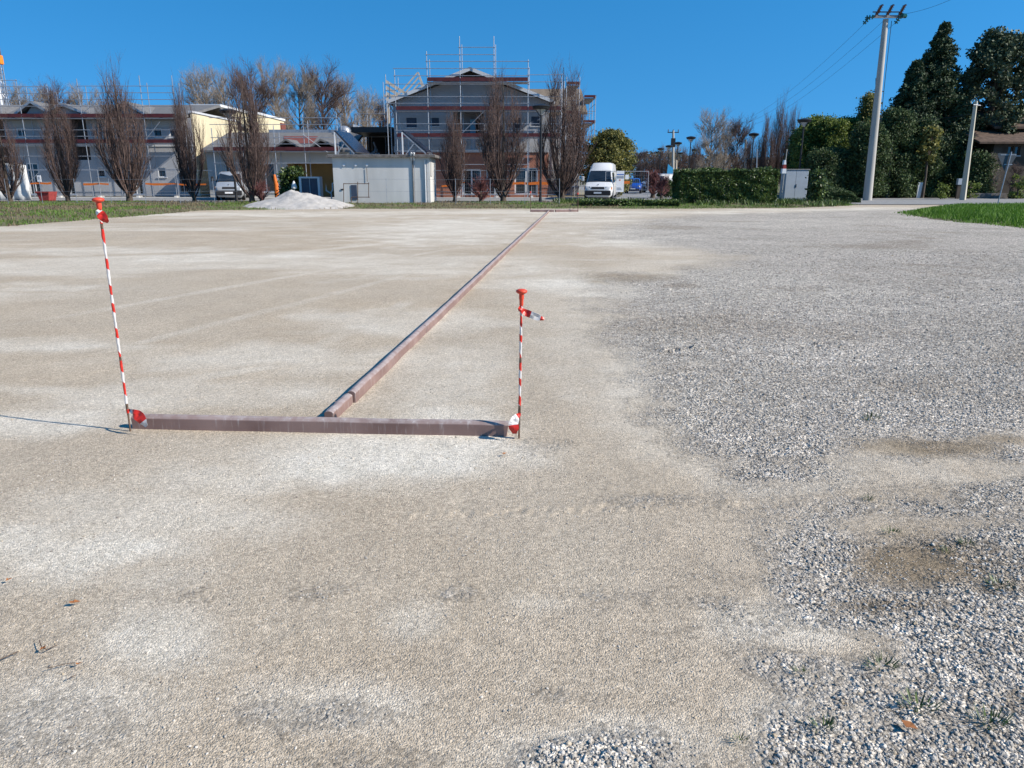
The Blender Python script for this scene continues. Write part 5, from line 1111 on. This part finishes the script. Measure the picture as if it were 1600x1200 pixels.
def power_pole():
    Y = 53.5; b = W(1355, 313, Y); tp = W(1384, 30, Y); t = thing('power_pole', 'tall round concrete power pole with crossarm and brown insulators at right', 'power pole', (b.x, Y, .1))
    B = Vector((b.x, Y, -.1)); T = Vector((tp.x, Y, tp.z)); MB().tube([B, B.lerp(T, .5), T], [.30, .24, .17], 16).build('pole', M['pole'], t)
    z = Z_at(26, Y); x = T.x; a0 = X_at(1362, 28, Y); a1 = X_at(1410, 24, Y)
    MB().box(a0, a1, Y-.28, Y-.14, z-.12, z+.04).build('crossarm', M['plank'], t); MB().box(a0+.1, a1-.15, Y+.12, Y+.2, z+.28, z+.34).build('crossarm', M['darkmetal'], t)
    for px in (1369, 1386, 1405):
        c = W(px, 21, Y-.2); d = Vector((.28, -.3, .85)).normalized()
        for k2 in range(3):
            st = c+Vector((.12*k2-.1, .10*k2, -.25+.06*k2)); o = MB(); o.tube([st, st+d*.75], .03, 6)
            for k in range(6): o.tube([st+d*(.08+k*.12), st+d*(.12+k*.12)], .085, 8)
            o.build('insulator', M['insul'], t)
        MB().tube([(c.x, Y-.2, z), (c.x, Y-.2, c.z+.1)], .03, 6).build('bracket', M['darkmetal'], t)
    for px, py, dx, dz in ((1354, 32, -.35, -.45), (1359, 27, -.4, 0), (1412, 24.5, .3, 0), (1403, 31, -.2, -.4)):
        c = W(px, py, Y-.2); o = MB(); q = Vector((dx, .2, dz)).normalized(); o.tube([c-q*.28, c+q*.28], .04, 6)
        for k in range(3): o.tube([c+q*(-.2+k*.16), c+q*(-.12+k*.16)], .14, 10)
        o.build('glass_insulator', M['green_glass'], t)
    for f in (.38, .62): c = B.lerp(T, f); MB().tube([c-Vector((.36, 0, 0)), c+Vector((.36, 0, 0))], .03, 6).build('clamp', M['darkmetal'], t)
    MB().tube([T+Vector((.4, 0, -.1)), B.lerp(T, .65)+Vector((.32, -.1, 0)), B.lerp(T, .45)+Vector((.33, -.1, 0))], .02, 5).build('cable', M['darkmetal'], t)
    return t
power_pole()
def sag(a, b, s, r, label, group='overhead wires', n=14):
    a = Vector(a); b = Vector(b); P = [a.lerp(b, i/n)-Vector((0, 0, s*4*(i/n)*(1-i/n))) for i in range(n+1)]
    tag(MB().tube(P, r, 4).build('overhead_wire', M['darkmetal'], None, a), label, 'wire', group)
sag(W(1354, 34, 53.3), W(1165, 186, 118), .8, .011, 'upper overhead wire falling left from the tall concrete pole')
sag(W(1380, 33, 53.3), W(1172, 190, 118), .8, .011, 'middle overhead wire falling left from the tall concrete pole')
sag(W(1402, 33, 53.3), W(1180, 194, 118), .8, .011, 'lower overhead wire falling left from the tall concrete pole')
sag(W(1411, 22, 53.3), W(1560, -40, 40), .3, .009, 'overhead wire rising right out of the picture from the tall pole')
sag(W(1526, 176, 54.5), W(1380, 186, 62), .25, .012, 'sagging wire crossing the dark trees from the square pole', n=10)
B = W(1504, 313, 54.5); T = W(1526, 158, 54.5); mb = MB(); mb.tube([(B.x, 54.5, -.1), (T.x-.05, 54.5, T.z)], [.24, .13], 4)
t = thing('utility_pole', 'leaning square concrete utility pole in front of the glossy tree', 'utility pole', (B.x, 54.5, 0)); mb.build('pole', mat('square_pole', (.48, .45, .36), .85, .12, 3, streak=True), t); MB().tube([(T.x+.2, 54.3, T.z-.3), (T.x-.3, 54.3, T.z-.25)], .03, 6).build('bracket', M['galv'], t)
# thinner pole beside the large one
def thin_pole(px0, py0, px1, py1, Y, r, m_, label, arm=None, name='utility_pole', parts=None):
    b = W(px0, py0, Y); tp = W(px1, py1, Y); b.z = 0; t = thing(name, label, 'pole', b); MB().tube([b-Vector((0, 0, .1)), tp], [r, r*.7], 8).build('pole', m_, t)
    if arm: 
        MB().bar((tp.x-arm, Y, tp.z-.25), (tp.x+arm, Y, tp.z-.25), .12, .12).build('crossarm', M['darkmetal'], t)
        for s in (-1, 0, 1): MB().tube([(tp.x+s*arm*.9, Y, tp.z-.2), (tp.x+s*arm*.9, Y, tp.z+.15)], .06, 6).build('insulator', M['insul'], t)
    return t
thin_pole(1369, 300, 1370, 122, 62, .14, M['trunk'], 'thin dark pole just behind the tall concrete power pole')
p_ = thin_pole(1052, 285, 1052, 204, 112, .22, M['pole'], 'far pale power pole with dark crossarm among the distant street lamps', arm=.8)
MB().box(W(1052, 220, 111).x-.3, W(1052, 220, 111).x+.3, 110.9, 111.2, Z_at(230, 111), Z_at(216, 111)).build('transformer', M['darkmetal'], p_)
thin_pole(1056.5, 285, 1057, 250, 88, .12, M['timber'], 'short pale post right of the far pale power pole')
thin_pole(1165, 290, 1165, 218, 84, .16, M['pole'], 'pale grey post among the round bare trees behind the hedge')
thin_pole(1182, 300, 1183, 233, 60, .05, M['galv'], 'slim grey metal pole rising behind the hedge right half')
thin_pole(1386, 306, 1394, 222, 60, .09, M['bark_tan'], 'pale leaning bare pole before the dark trees right of the power pole')
thin_pole(1408, 306, 1408, 262, 61, .04, M['galv'], 'short thin grey post before the dark trees right of the power pole')
def round_sign():
    Y = 47.3; b = W(1220, 314, Y); t = thing('road_sign', 'red and white road sign seen edge on between the hedge and grey cabinet', 'road sign', (b.x, Y, .1)); MB().tube([(b.x, Y, 0), (b.x+.08, Y, Z_at(233, Y))], .03, 8).build('post', M['pole'], t)
    z0, z1, z2, z3 = Z_at(271, Y), Z_at(263.5, Y), Z_at(257, Y), Z_at(250, Y); x = b.x+.03
    for a, c, w0, w1, m_ in ((z0, z1, .13, .11, 'signwhite'), (z1, z2, .11, .08, 'brickred'), (z2, z3, .08, .04, 'signwhite')):
        q = MB(); q.add([(x-w0, Y-.05, a), (x+w0, Y-.05, a), (x+w0, Y+.25, a), (x-w0, Y+.25, a), (x-w1, Y-.05, c-.002), (x+w1, Y-.05, c-.002), (x+w1, Y+.25, c-.002), (x-w1, Y+.25, c-.002)], [(0, 3, 2, 1), (4, 5, 6, 7), (0, 1, 5, 4), (1, 2, 6, 5), (2, 3, 7, 6), (3, 0, 4, 7)]); q.build('sign_face', M[m_], t)
round_sign()
def give_way():
    Y = 40; b = W(1557, 327, Y); b.z = .05; tp = W(1580.5, 237, Y); t = thing('road_sign', 'back of a triangular road sign on a leaning grey post on the grass', 'road sign', b); MB().tube([b, tp], .03, 8).build('post', M['galv'], t)
    A, B, C_ = W(1560, 239, Y-.06), W(1593, 240, Y-.06), W(1573, 271, Y-.06); mb = MB()
    def rnd(P, k=.12):
        o = []
        for i, p in enumerate(P): a = P[i-1]; c = P[(i+1) % 3]; o += [p.lerp(a, k), p.lerp(p.lerp(a, k*.3)+(c-p)*k*.3, 1), p.lerp(c, k)]
        return o
    P = rnd([A, B, C_]); n = len(P); mb.add(P+[p+Vector((0, -.02, 0)) for p in P], [tuple(range(n)), tuple(range(2*n-1, n-1, -1))]+[(i, (i+1) % n, n+(i+1) % n, n+i) for i in range(n)])
    # the plate is behind the post as seen from the lot
    o = mb.build('sign_plate', M['signback'], t); o.location.y += .13
    for f in (.08, .55): z = A.lerp(C_, f); MB().box(z.x+.12 if f > .3 else z.x+.15, z.x+.55 if f > .3 else z.x+.95, Y-.0+.04, Y+.058, z.z-.03, z.z+.01).build('clamp', M['galv'], t)
give_way()
q = W(1041.5, 278, 100); t = thing('feather_banner', 'tall narrow sky blue feather banner beside the far silver van', 'banner', (q.x, 100, 0)); MB().tube([(q.x, 100, 0), (q.x, 100, Z_at(255, 100))], .03, 6).build('pole', M['darkmetal'], t)
zb_, zt_ = Z_at(278, 100), Z_at(256, 100); MB().prism([(q.x, zb_), (q.x+.75, zb_+.1), (q.x+.8, zb_+1.2), (q.x+.45, zt_-.3), (q.x+.1, zt_)], 100.0, 100.03, 'y').build('cloth', M['flagblue'], t)
def crane():
    Y = 66; t = thing('crane_mast', 'narrow lattice crane mast with orange joint at the far left edge', 'crane', (X_at(9, 250, Y), Y, 0)); x = X_at(5, 160, Y); z1 = Z_at(52, Y); w = .28
    def seg(za, zb, name, m_):
        s = MB(); n = max(2, int((zb-za)/.55))
        for dx in (0, w):
            for dy in (0, w): s.tube([(x+dx, Y+dy, za), (x+dx, Y+dy, zb)], .04, 5)
        for k in range(n):
            a = za+(zb-za)*k/n; b = za+(zb-za)*(k+1)/n; q = (x, x+w) if k % 2 else (x+w, x)
            s.tube([(q[0], Y, a), (q[1], Y, b)], .022, 4); s.tube([(q[0], Y+w, a), (q[1], Y+w, b)], .022, 4); s.tube([(x, Y, a), (x+w, Y, a)], .02, 4)
        s.build(name, m_, t)
    zo = Z_at(92, Y); seg(0, zo-.4, 'lower_mast', M['galv']); seg(zo+.3, z1, 'upper_mast', M['rust']); MB().box(x-.12, x+w+.12, Y-.1, Y+w+.1, zo-.4, zo+.3).build('joint', M['amber'], t, bevel=.05)
    seg2 = MB(); a = W(-6, 110, Y+.8); b = W(8, 190, Y+.8); seg2.tube([a, b], .16, 8); seg2.build('boom', M['frame_white'], t)
crane()
# ================================================================== FARM HOUSE AT RIGHT
def farmhouse():
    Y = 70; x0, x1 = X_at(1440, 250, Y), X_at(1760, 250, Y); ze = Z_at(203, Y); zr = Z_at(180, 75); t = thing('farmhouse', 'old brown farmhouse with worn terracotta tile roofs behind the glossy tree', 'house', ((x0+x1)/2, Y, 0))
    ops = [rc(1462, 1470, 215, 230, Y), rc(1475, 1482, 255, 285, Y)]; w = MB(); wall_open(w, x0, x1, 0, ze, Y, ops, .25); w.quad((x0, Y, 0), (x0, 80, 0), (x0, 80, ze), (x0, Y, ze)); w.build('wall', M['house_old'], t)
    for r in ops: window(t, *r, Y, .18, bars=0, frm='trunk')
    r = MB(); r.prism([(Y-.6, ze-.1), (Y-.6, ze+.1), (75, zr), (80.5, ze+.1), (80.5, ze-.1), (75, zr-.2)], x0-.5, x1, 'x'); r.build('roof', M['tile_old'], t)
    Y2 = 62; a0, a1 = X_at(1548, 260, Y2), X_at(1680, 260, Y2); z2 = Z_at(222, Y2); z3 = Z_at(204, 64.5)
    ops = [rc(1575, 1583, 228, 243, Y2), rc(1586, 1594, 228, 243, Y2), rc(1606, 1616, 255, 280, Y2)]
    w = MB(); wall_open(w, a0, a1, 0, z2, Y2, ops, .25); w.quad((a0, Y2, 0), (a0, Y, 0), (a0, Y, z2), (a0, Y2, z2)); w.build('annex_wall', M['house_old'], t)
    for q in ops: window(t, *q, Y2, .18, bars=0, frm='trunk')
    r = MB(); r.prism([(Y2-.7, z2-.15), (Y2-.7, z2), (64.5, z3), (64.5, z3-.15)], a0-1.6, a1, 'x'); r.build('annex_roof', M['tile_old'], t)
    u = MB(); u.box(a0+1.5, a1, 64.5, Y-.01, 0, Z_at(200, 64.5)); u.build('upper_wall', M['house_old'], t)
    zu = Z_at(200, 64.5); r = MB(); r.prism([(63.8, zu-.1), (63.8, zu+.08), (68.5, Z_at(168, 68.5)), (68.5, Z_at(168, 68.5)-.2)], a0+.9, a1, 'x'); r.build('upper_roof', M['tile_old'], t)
farmhouse()
q = MB(); a, b = X_at(1512, 310, 58.5), X_at(1760, 310, 58.5); q.box(a, b, 58.5, 58.8, 0, .42); tag(q.build('low_wall', M['concrete_dark'], None, (a, 58.5, 0)), 'low dark garden wall along the road in front of the farmhouse', 'wall')
q = rc(1496, 1508, 278, 306, 57.5); t = thing('meter_box', 'small grey meter box on a stand left of the leaning square pole', 'meter box', (q[0], 57.5, 0)); MB().box(q[0], q[0]+.35, 57.5, 57.75, 1.05, 1.5).build('box', M['cabinet'], t, bevel=.01); MB().box(q[0]+.05, q[0]+.3, 57.55, 57.7, 0, 1.05).build('stand', M['house_old'], t)
q = rc(1434, 1442, 285, 305, 60); o = MB().box(q[0], q[1], 60, 60.1, 0, q[3]).build('white_board', M['tarp'], None, (q[0], 60, 0)); tag(o, 'small white board leaning under the big conifer', 'board')
for i, (px, lab) in enumerate(((1578, 'brown wooden gate leaf right of the road sign'), (1590, 'brown wooden gate leaf nearest the right edge'))):
    q = rc(px, px+9, 282, 308, 58); g = MB()
    for k in range(5): g.box(q[0]+k*.11, q[0]+k*.11+.09, 58, 58.04, .02, q[3])
    g.box(q[0], q[0]+.53, 58.041, 58.08, .3, .4); g.box(q[0], q[0]+.53, 58.041, 58.08, 1.0, 1.1); tag(g.build('gate_leaf', M['trunk'], None, (q[0], 58, 0)), lab, 'gate')

# ================================================================== TREES AND SHRUBS
fa_ = [fastigiate(11, 8.4, 3.0), fastigiate(12, 8.4, 3.0), fastigiate(13, 8.4, 3.0)]
ft_ = [(10, 46.5, 168, 62, 'upright bare tree leftmost in the picture, before the white sheet'), (101, 47, 128, 60, 'upright bare tree, second from the left, beside the red bin'), (198, 47, 104, 82, 'upright broad bare tree, third from the left'), (300, 48, 122, 50, 'narrow upright bare tree in front of the yellow end wall'), (391, 46, 96, 76, 'upright bare tree hiding the nose of the silver van'),
       (710, 51, 168, 50, 'smaller upright bare tree just right of the concrete shed'), (786, 46.8, 104, 78, 'upright bare tree before the right glazed doors of the gabled building'), (878, 47.5, 94, 86, 'largest upright bare tree, right of the nearest street lamp'), (-60, 47, 140, 80, 'upright bare tree cut off by the left edge')]
used = 0
def place_tree(proto, first, px, Y, ytop, wpx, lab, H0, W0, group, rz=None, basez=0.0):
    H = Z_at(ytop, Y)+.1; w = wpx*Y/FPX; loc = (X_at(px, 280, Y), Y, basez); s = (w/W0, w/W0, H/H0); rz = random.random()*6.28 if rz is None else rz
    if first: proto.location = loc; proto.scale = s; proto['label'] = lab; proto['group'] = group; proto.rotation_euler = (0, 0, rz); return proto
    return dup(proto, loc, rz, lab, group, s)
for i, (px, Y, yt, w, lab) in enumerate(ft_[:8]): place_tree(fa_[i % 3], i < 3, px, Y, yt, w, lab, 8.4, 3.0, 'upright bare trees along the verge', basez=.1)
for i, (px, Y, yt, w, lab) in enumerate([(1172, 88, 205, 30, 'low upright bare tree left in the brown clump behind the hedge'), (1192, 84, 172, 34, 'upright bare tree rising in the brown clump behind the hedge'), (1212, 86, 150, 36, 'tallest upright bare tree of the brown clump behind the hedge'), (1233, 82, 158, 34, 'upright bare tree at the right of the brown clump, beside the bamboo'),
        (1004, 125, 246, 26, 'distant upright bare tree right of the yellow green tree'), (1020, 128, 236, 30, 'distant upright bare tree above the far blue car'), (1034, 124, 224, 28, 'distant upright bare tree behind the leftmost distant lamp'), (1068, 128, 226, 30, 'distant upright bare tree between the distant street lamps'), (1086, 122, 216, 30, 'distant upright bare tree right of the distant street lamps')]):
    place_tree(fa_[i % 3], False, px, Y, yt, w, lab, 8.4, 3.0, 'upright bare trees far behind the hedge')
bb = [broad_bare(21, 13, 8, nt=4200, r3=.019), broad_bare(22, 13, 8, nt=4200, r3=.019), broad_bare(23, 13, 8, 'bark_purple', 3600, .019)]
bl = [(330, 98, 128, 84), (362, 106, 131, 84), (404, 98, 124, 90), (440, 106, 119, 86), (476, 98, 126, 90), (510, 100, 121, 96), (544, 104, 140, 84), (572, 98, 158, 74), (598, 108, 168, 70), (28, 96, 150, 80), (68, 98, 153, 80), (110, 100, 148, 80), (150, 99, 154, 70)]
BL = ['behind the left edge of the yellow building', 'above the yellow building roof', 'behind the yellow building brick corner', 'left of the gap above the second yellow parapet', 'above the low building, left one', 'tallest above the low building', 'above the low building, right of the tallest', 'above the left solar panel', 'beside the timber roof frame', 'above the far left roof', 'above the first dormer at left', 'above the second dormer at left', 'right of the second dormer at left']
for i, (px, Y, yt, w) in enumerate(bl): place_tree(bb[i % 3], i < 3, px, Y, yt, w, 'tall bare brown tree '+BL[i], 13, 8, 'tall bare trees behind the buildings')
for i, (px, Y, yt, w, lab) in enumerate([(1108, 74, 186, 66, 'round bare tree with dark branches directly behind the hedge'), (1148, 80, 196, 56, 'round bare tree behind the pale grey post'), (1130, 96, 204, 56, 'round bare tree farther back between the two nearer ones'), (1050, 140, 236, 40, 'small hazy bare tree behind the far power pole'), (998, 150, 240, 40, 'small hazy bare tree right of the yellow green tree')]):
    place_tree(bb[(i+1) % 3], False, px, Y, yt, w, lab, 13, 8, 'round bare trees behind the hedge')
place_tree(bb[0], False, 1548, 60, 250, 36, 'small bare garden tree in front of the farmhouse annex', 13, 8, 'small bare garden trees')
place_tree(bb[2], False, 1586, 59, 262, 24, 'smallest bare garden tree beside the gate leaves', 13, 8, 'small bare garden trees')
# plum coloured bare shrubs by the far van and in the verge
for i, (px, Y, yt, w, lab) in enumerate([(1020, 60, 276, 36, 'plum coloured bare shrub at the car park entrance, larger'), (1034, 58, 283, 26, 'plum coloured bare shrub at the car park entrance, smaller'), (752, 46, 286, 40, 'reddish bare shrub at the foot of the tree before the glazed doors'), (408, 46, 290, 30, 'reddish bare shrub at the foot of the tree by the silver van')]):
    H = Z_at(yt, Y); w_ = w*Y/FPX
    if i == 0: sh = broad_bare(31, 2.0, 2.2, 'skirtplum', 900, .010, 1.0); sh.name = 'bare_shrub'; sh['category'] = 'shrub'
    L = (X_at(px, 300, Y), Y, .0); s = (w_/2.2, w_/2.2, H/2.0)
    if i == 0: sh.location = L; sh.scale = s; sh['label'] = lab; sh['group'] = 'bare shrubs'
    else: dup(sh, L, i, lab, 'bare shrubs', s)
rnd_ = lambda s, a: math.sqrt(max(0, 1-(2*s-1)**2))*(1+.12*math.sin(3*a))
con = lambda s, a: (1-s)**.8*(1+.18*math.sin(5*a+9*s))+.02
egg = lambda s, a: (math.sin(min(1, s*1.9)*1.57)*(1-max(0, s-.45)**1.6*1.5))*(1+.15*math.sin(3*a+4*s))
col_ = lambda s, a: .9*(1-.45*s*s)*(1+.15*math.sin(4*a+7*s))
def ev(px, Y, yt, wpx, shape, m_, lab, name='evergreen_tree', cat='tree', group=None, **k):
    H = Z_at(yt, Y); w = wpx*Y/FPX; return leafy_tree(name, lab, cat, (X_at(px, 270, Y), Y, 0), H, w*.9, shape, m_, group=group, seed=int(px), **k)
ev(952, 63, 208, 76, rnd_, 'leaf_yellow', 'round yellow green leafy tree behind the white van', nclump=210, per=200, leaf=.10, crown_r=.42, trunk_h=.04, name='leafy_tree')
def spruce(px, Y, yt, wpx, lab, seed):
    global RNG; RNG = np.random.default_rng(seed); H = Z_at(yt, Y); Wd = wpx*Y/FPX; t = thing('conifer', lab, 'tree', (0, 0, 0), 'tall spruces at the right')
    MB().tube([(0, 0, -.2), (0, 0, H*.5), (0, 0, H*.98)], [.28, .16, .02], 8).build('trunk', M['trunk'], t); C_ = []; A_ = []
    for i in range(560):
        s = RNG.random()**1.15; a = RNG.random()*6.283; L = Wd/2*(min(1, (1-s)*1.55)**.9*.93+.07)*(.6+.5*RNG.random()); z = H*(.05+.94*s); n = int(60+200*L/Wd); u = RNG.random(n)**.7
        up = .25*(1-s)*0+.12; x = np.cos(a)*L*u; y = np.sin(a)*L*u; zz = z+L*(up*u-.45*u*u)+.16*L*np.maximum(0, u-.75)*2; sp_ = (.10+.16*(1-u))*(.5+L*.35)
        q = RNG.normal(size=(n, 3))*sp_[:, None]*np.array([1, 1, .35]); q[:, 2] -= np.abs(RNG.normal(size=n))*.22*(.4+L*.3); C_.append(np.stack([x, y, zz], 1)+q)
    c = np.concatenate(C_); c = c[c[:, 2] > .1]; V, F = leaf_quads(c, .11, .6, 2.0); from_np('crown', V, F, M['leaf_conifer'], t); t.location = (X_at(px, 270, Y), Y, 0)
spruce(1444, 66, 32, 140, 'tall dark spruce, highest tree at right', 1443)
spruce(1410, 65, 92, 120, 'dark spruce, shorter than and left of the tallest one', 1407)
ev(1534, 66, 54, 118, egg, 'leaf_glossy', 'big glossy dark evergreen broadleaf tree behind the leaning square pole', nclump=300, per=120, leaf=.16, crown_r=.52, trunk_h=.22, name='evergreen_tree')
mass = [(1262, 66, 188, 56, col_, 'leaf_bamboo', 'light green bamboo like tree directly above the grey utility cabinet'), (1296, 65, 190, 52, col_, 'leaf_bamboo', 'light green bushy tree between the cabinet lamp and the dark trees'), (1322, 66, 188, 50, col_, 'leaf_bamboo', 'green bushy tree left of the yellow topped one'), (1346, 65, 152, 50, con, 'leaf_yellow', 'yellow topped narrow conifer just left of the tall concrete pole'),
        (1312, 61, 238, 54, col_, 'leaf_dark', 'dense dark evergreen in front of the bushy light green trees'), (1352, 60, 196, 62, col_, 'leaf_dark', 'dense dark evergreen behind the foot of the tall concrete pole'), (1392, 61, 176, 62, col_, 'leaf_dark', 'dense dark evergreen right of the tall concrete pole'), (1428, 62, 190, 60, col_, 'leaf_dark', 'dense dark evergreen under the spruces'), (1284, 60, 240, 50, col_, 'leaf_dark', 'lower dark evergreen behind the low clipped bush'),
        (1470, 64, 225, 50, col_, 'leaf_dark', 'dark evergreen shrub before the farmhouse left wall'), (1526, 60.5, 246, 40, col_, 'leaf_dark', 'dark evergreen shrub between the leaning square pole and the farmhouse annex'), (1249, 70, 205, 40, col_, 'leaf_dark', 'dark green tree behind the street lamp above the cabinet')]
for a in mass: ev(*a, nclump=210, per=230, leaf=.10, crown_r=.5, trunk_h=.02, group='evergreen trees at the right')
ev(1446, 60, 196, 30, rnd_, 'leaf_yellow', 'small yellow green shrub tree under the tallest spruce', nclump=26, per=80, leaf=.17, crown_r=.35, trunk_h=.55, name='leafy_tree')
ev(455, 48, 266, 36, col_, 'leaf_hedge', 'green bush left of the metal cabinet', nclump=60, per=150, leaf=.10, crown_r=.35, trunk_h=.02, name='bush', cat='bush')
ev(1279, 47, 270, 20, col_, 'leaf_hedge', 'loose leafy shrub at the right side of the grey utility cabinet', nclump=26, per=90, leaf=.09, crown_r=.32, trunk_h=.03, name='bush', cat='bush')
ev(1046, 62, 285, 34, col_, 'leaf_dark', 'small dark bush left of the hedge', nclump=30, per=120, leaf=.1, crown_r=.3, trunk_h=.02, name='bush', cat='bush')
for px, Y, yt, w, lab in ((1475, 57, 288, 22, 'small pale shrub left of the leaning square pole'), (1520, 58.2, 282, 24, 'small pale shrub right of the leaning square pole'), (1595, 57.6, 276, 24, 'green garden shrub by the gate at the right edge')):
    ev(px, Y, yt, w, col_, 'leaf_bamboo', lab, nclump=14, per=60, leaf=.09, crown_r=.25, trunk_h=.03, name='bush', cat='bush')
def box_hedge(name, label, cat, x0, x1, y0, y1, z1, m_, n, leaf, seed, dome=0):
    global RNG; RNG = np.random.default_rng(seed); t = thing(name, label, cat, ((x0+x1)/2, (y0+y1)/2, 0)); u = RNG.random((n, 3))
    # leaves crowd towards the outer faces
    f = RNG.integers(0, 5, n); e = RNG.random(n)**2*.28; p = u.copy()
    p[:, 1] = np.where(f < 2, e*.8, p[:, 1]); p[:, 2] = np.where(f == 2, 1-e*.6, p[:, 2]); p[:, 0] = np.where(f == 3, np.where(RNG.random(n) < .5, e*.2, 1-e*.2), p[:, 0])
    X = x0+(x1-x0)*p[:, 0]; Yy = y0+(y1-y0)*p[:, 1]; b = (fbm(X*1.1, p[:, 2]*3+Yy, 4, 1.2, seed)-.5)
    if dome:
        r = np.hypot((p[:, 0]-.5)*2, (p[:, 1]-.5)*1.4); p[:, 2] *= np.sqrt(np.clip(1-r*r*.8, .08, 1))
    Z = z1*p[:, 2]*(1+b*.34*p[:, 2]); Yy = Yy+b*.45; X = X+b*.35*np.where(f == 3, 1, .2); Z = np.where(RNG.random(n) < .01, Z+.12, Z)
    V, F = leaf_quads(np.stack([X, Yy, np.maximum(Z, .03)], 1), leaf); from_np('foliage', V, F, M[m_], t)
    s = MB()
    for k in range(int((x1-x0)*2.5)): x = x0+.15+(x1-x0-.3)*RNG.random(); y = y0+(y1-y0)*(.25+.5*RNG.random()); s.tube([(x, y, -.02), (x+RNG.normal()*.12, y, z1*.4), (x+RNG.normal()*.25, y+RNG.normal()*.1, z1*.85)], [.022, .015, .006], 5)
    s.build('stems', M['trunk'], t); return t
Yh = 43.5; box_hedge('hedge', 'large clipped dark green hedge in front of the car park', 'hedge', X_at(1062, 300, Yh), X_at(1214, 300, Yh), Yh, Yh+2.0, Z_at(267, Yh), 'leaf_hedge', 90000, .07, 61)
Yh = 48.5; box_hedge('low_bush', 'low rounded dark bush left of the tall concrete pole', 'bush', X_at(1283, 300, Yh), X_at(1346, 300, Yh), Yh, Yh+2, Z_at(294, Yh), 'leaf_dark', 16000, .07, 62, 1)
Yh = 40.9; box_hedge('low_hedge', 'scruffy low green growth along the lot edge left of the hedge', 'hedge', X_at(905, 322, Yh), X_at(1062, 322, Yh), Yh, Yh+1.0, .36, 'leaf_hedge', 9000, .07, 63)
# far woods: a mass nobody could count
def woods():
    global RNG; RNG = np.random.default_rng(77); n = 120000; x = RNG.uniform(-190, 190, n); y = RNG.uniform(158, 172, n); h = 3.5+5*fbm(x, y*0+3, 5, .09, 71); z = h*RNG.random(n)**.8
    V, F = leaf_quads(np.stack([x, y, z], 1), .22, 1.2, 3); tag(from_np('far_woods', V, F, mat('far_woods', (.15, .125, .105), .95, .3, .06, island=.6, cols=(.07, .075, .045))), 'hazy brown line of far woods along the horizon', 'woods', kind='stuff')
woods()
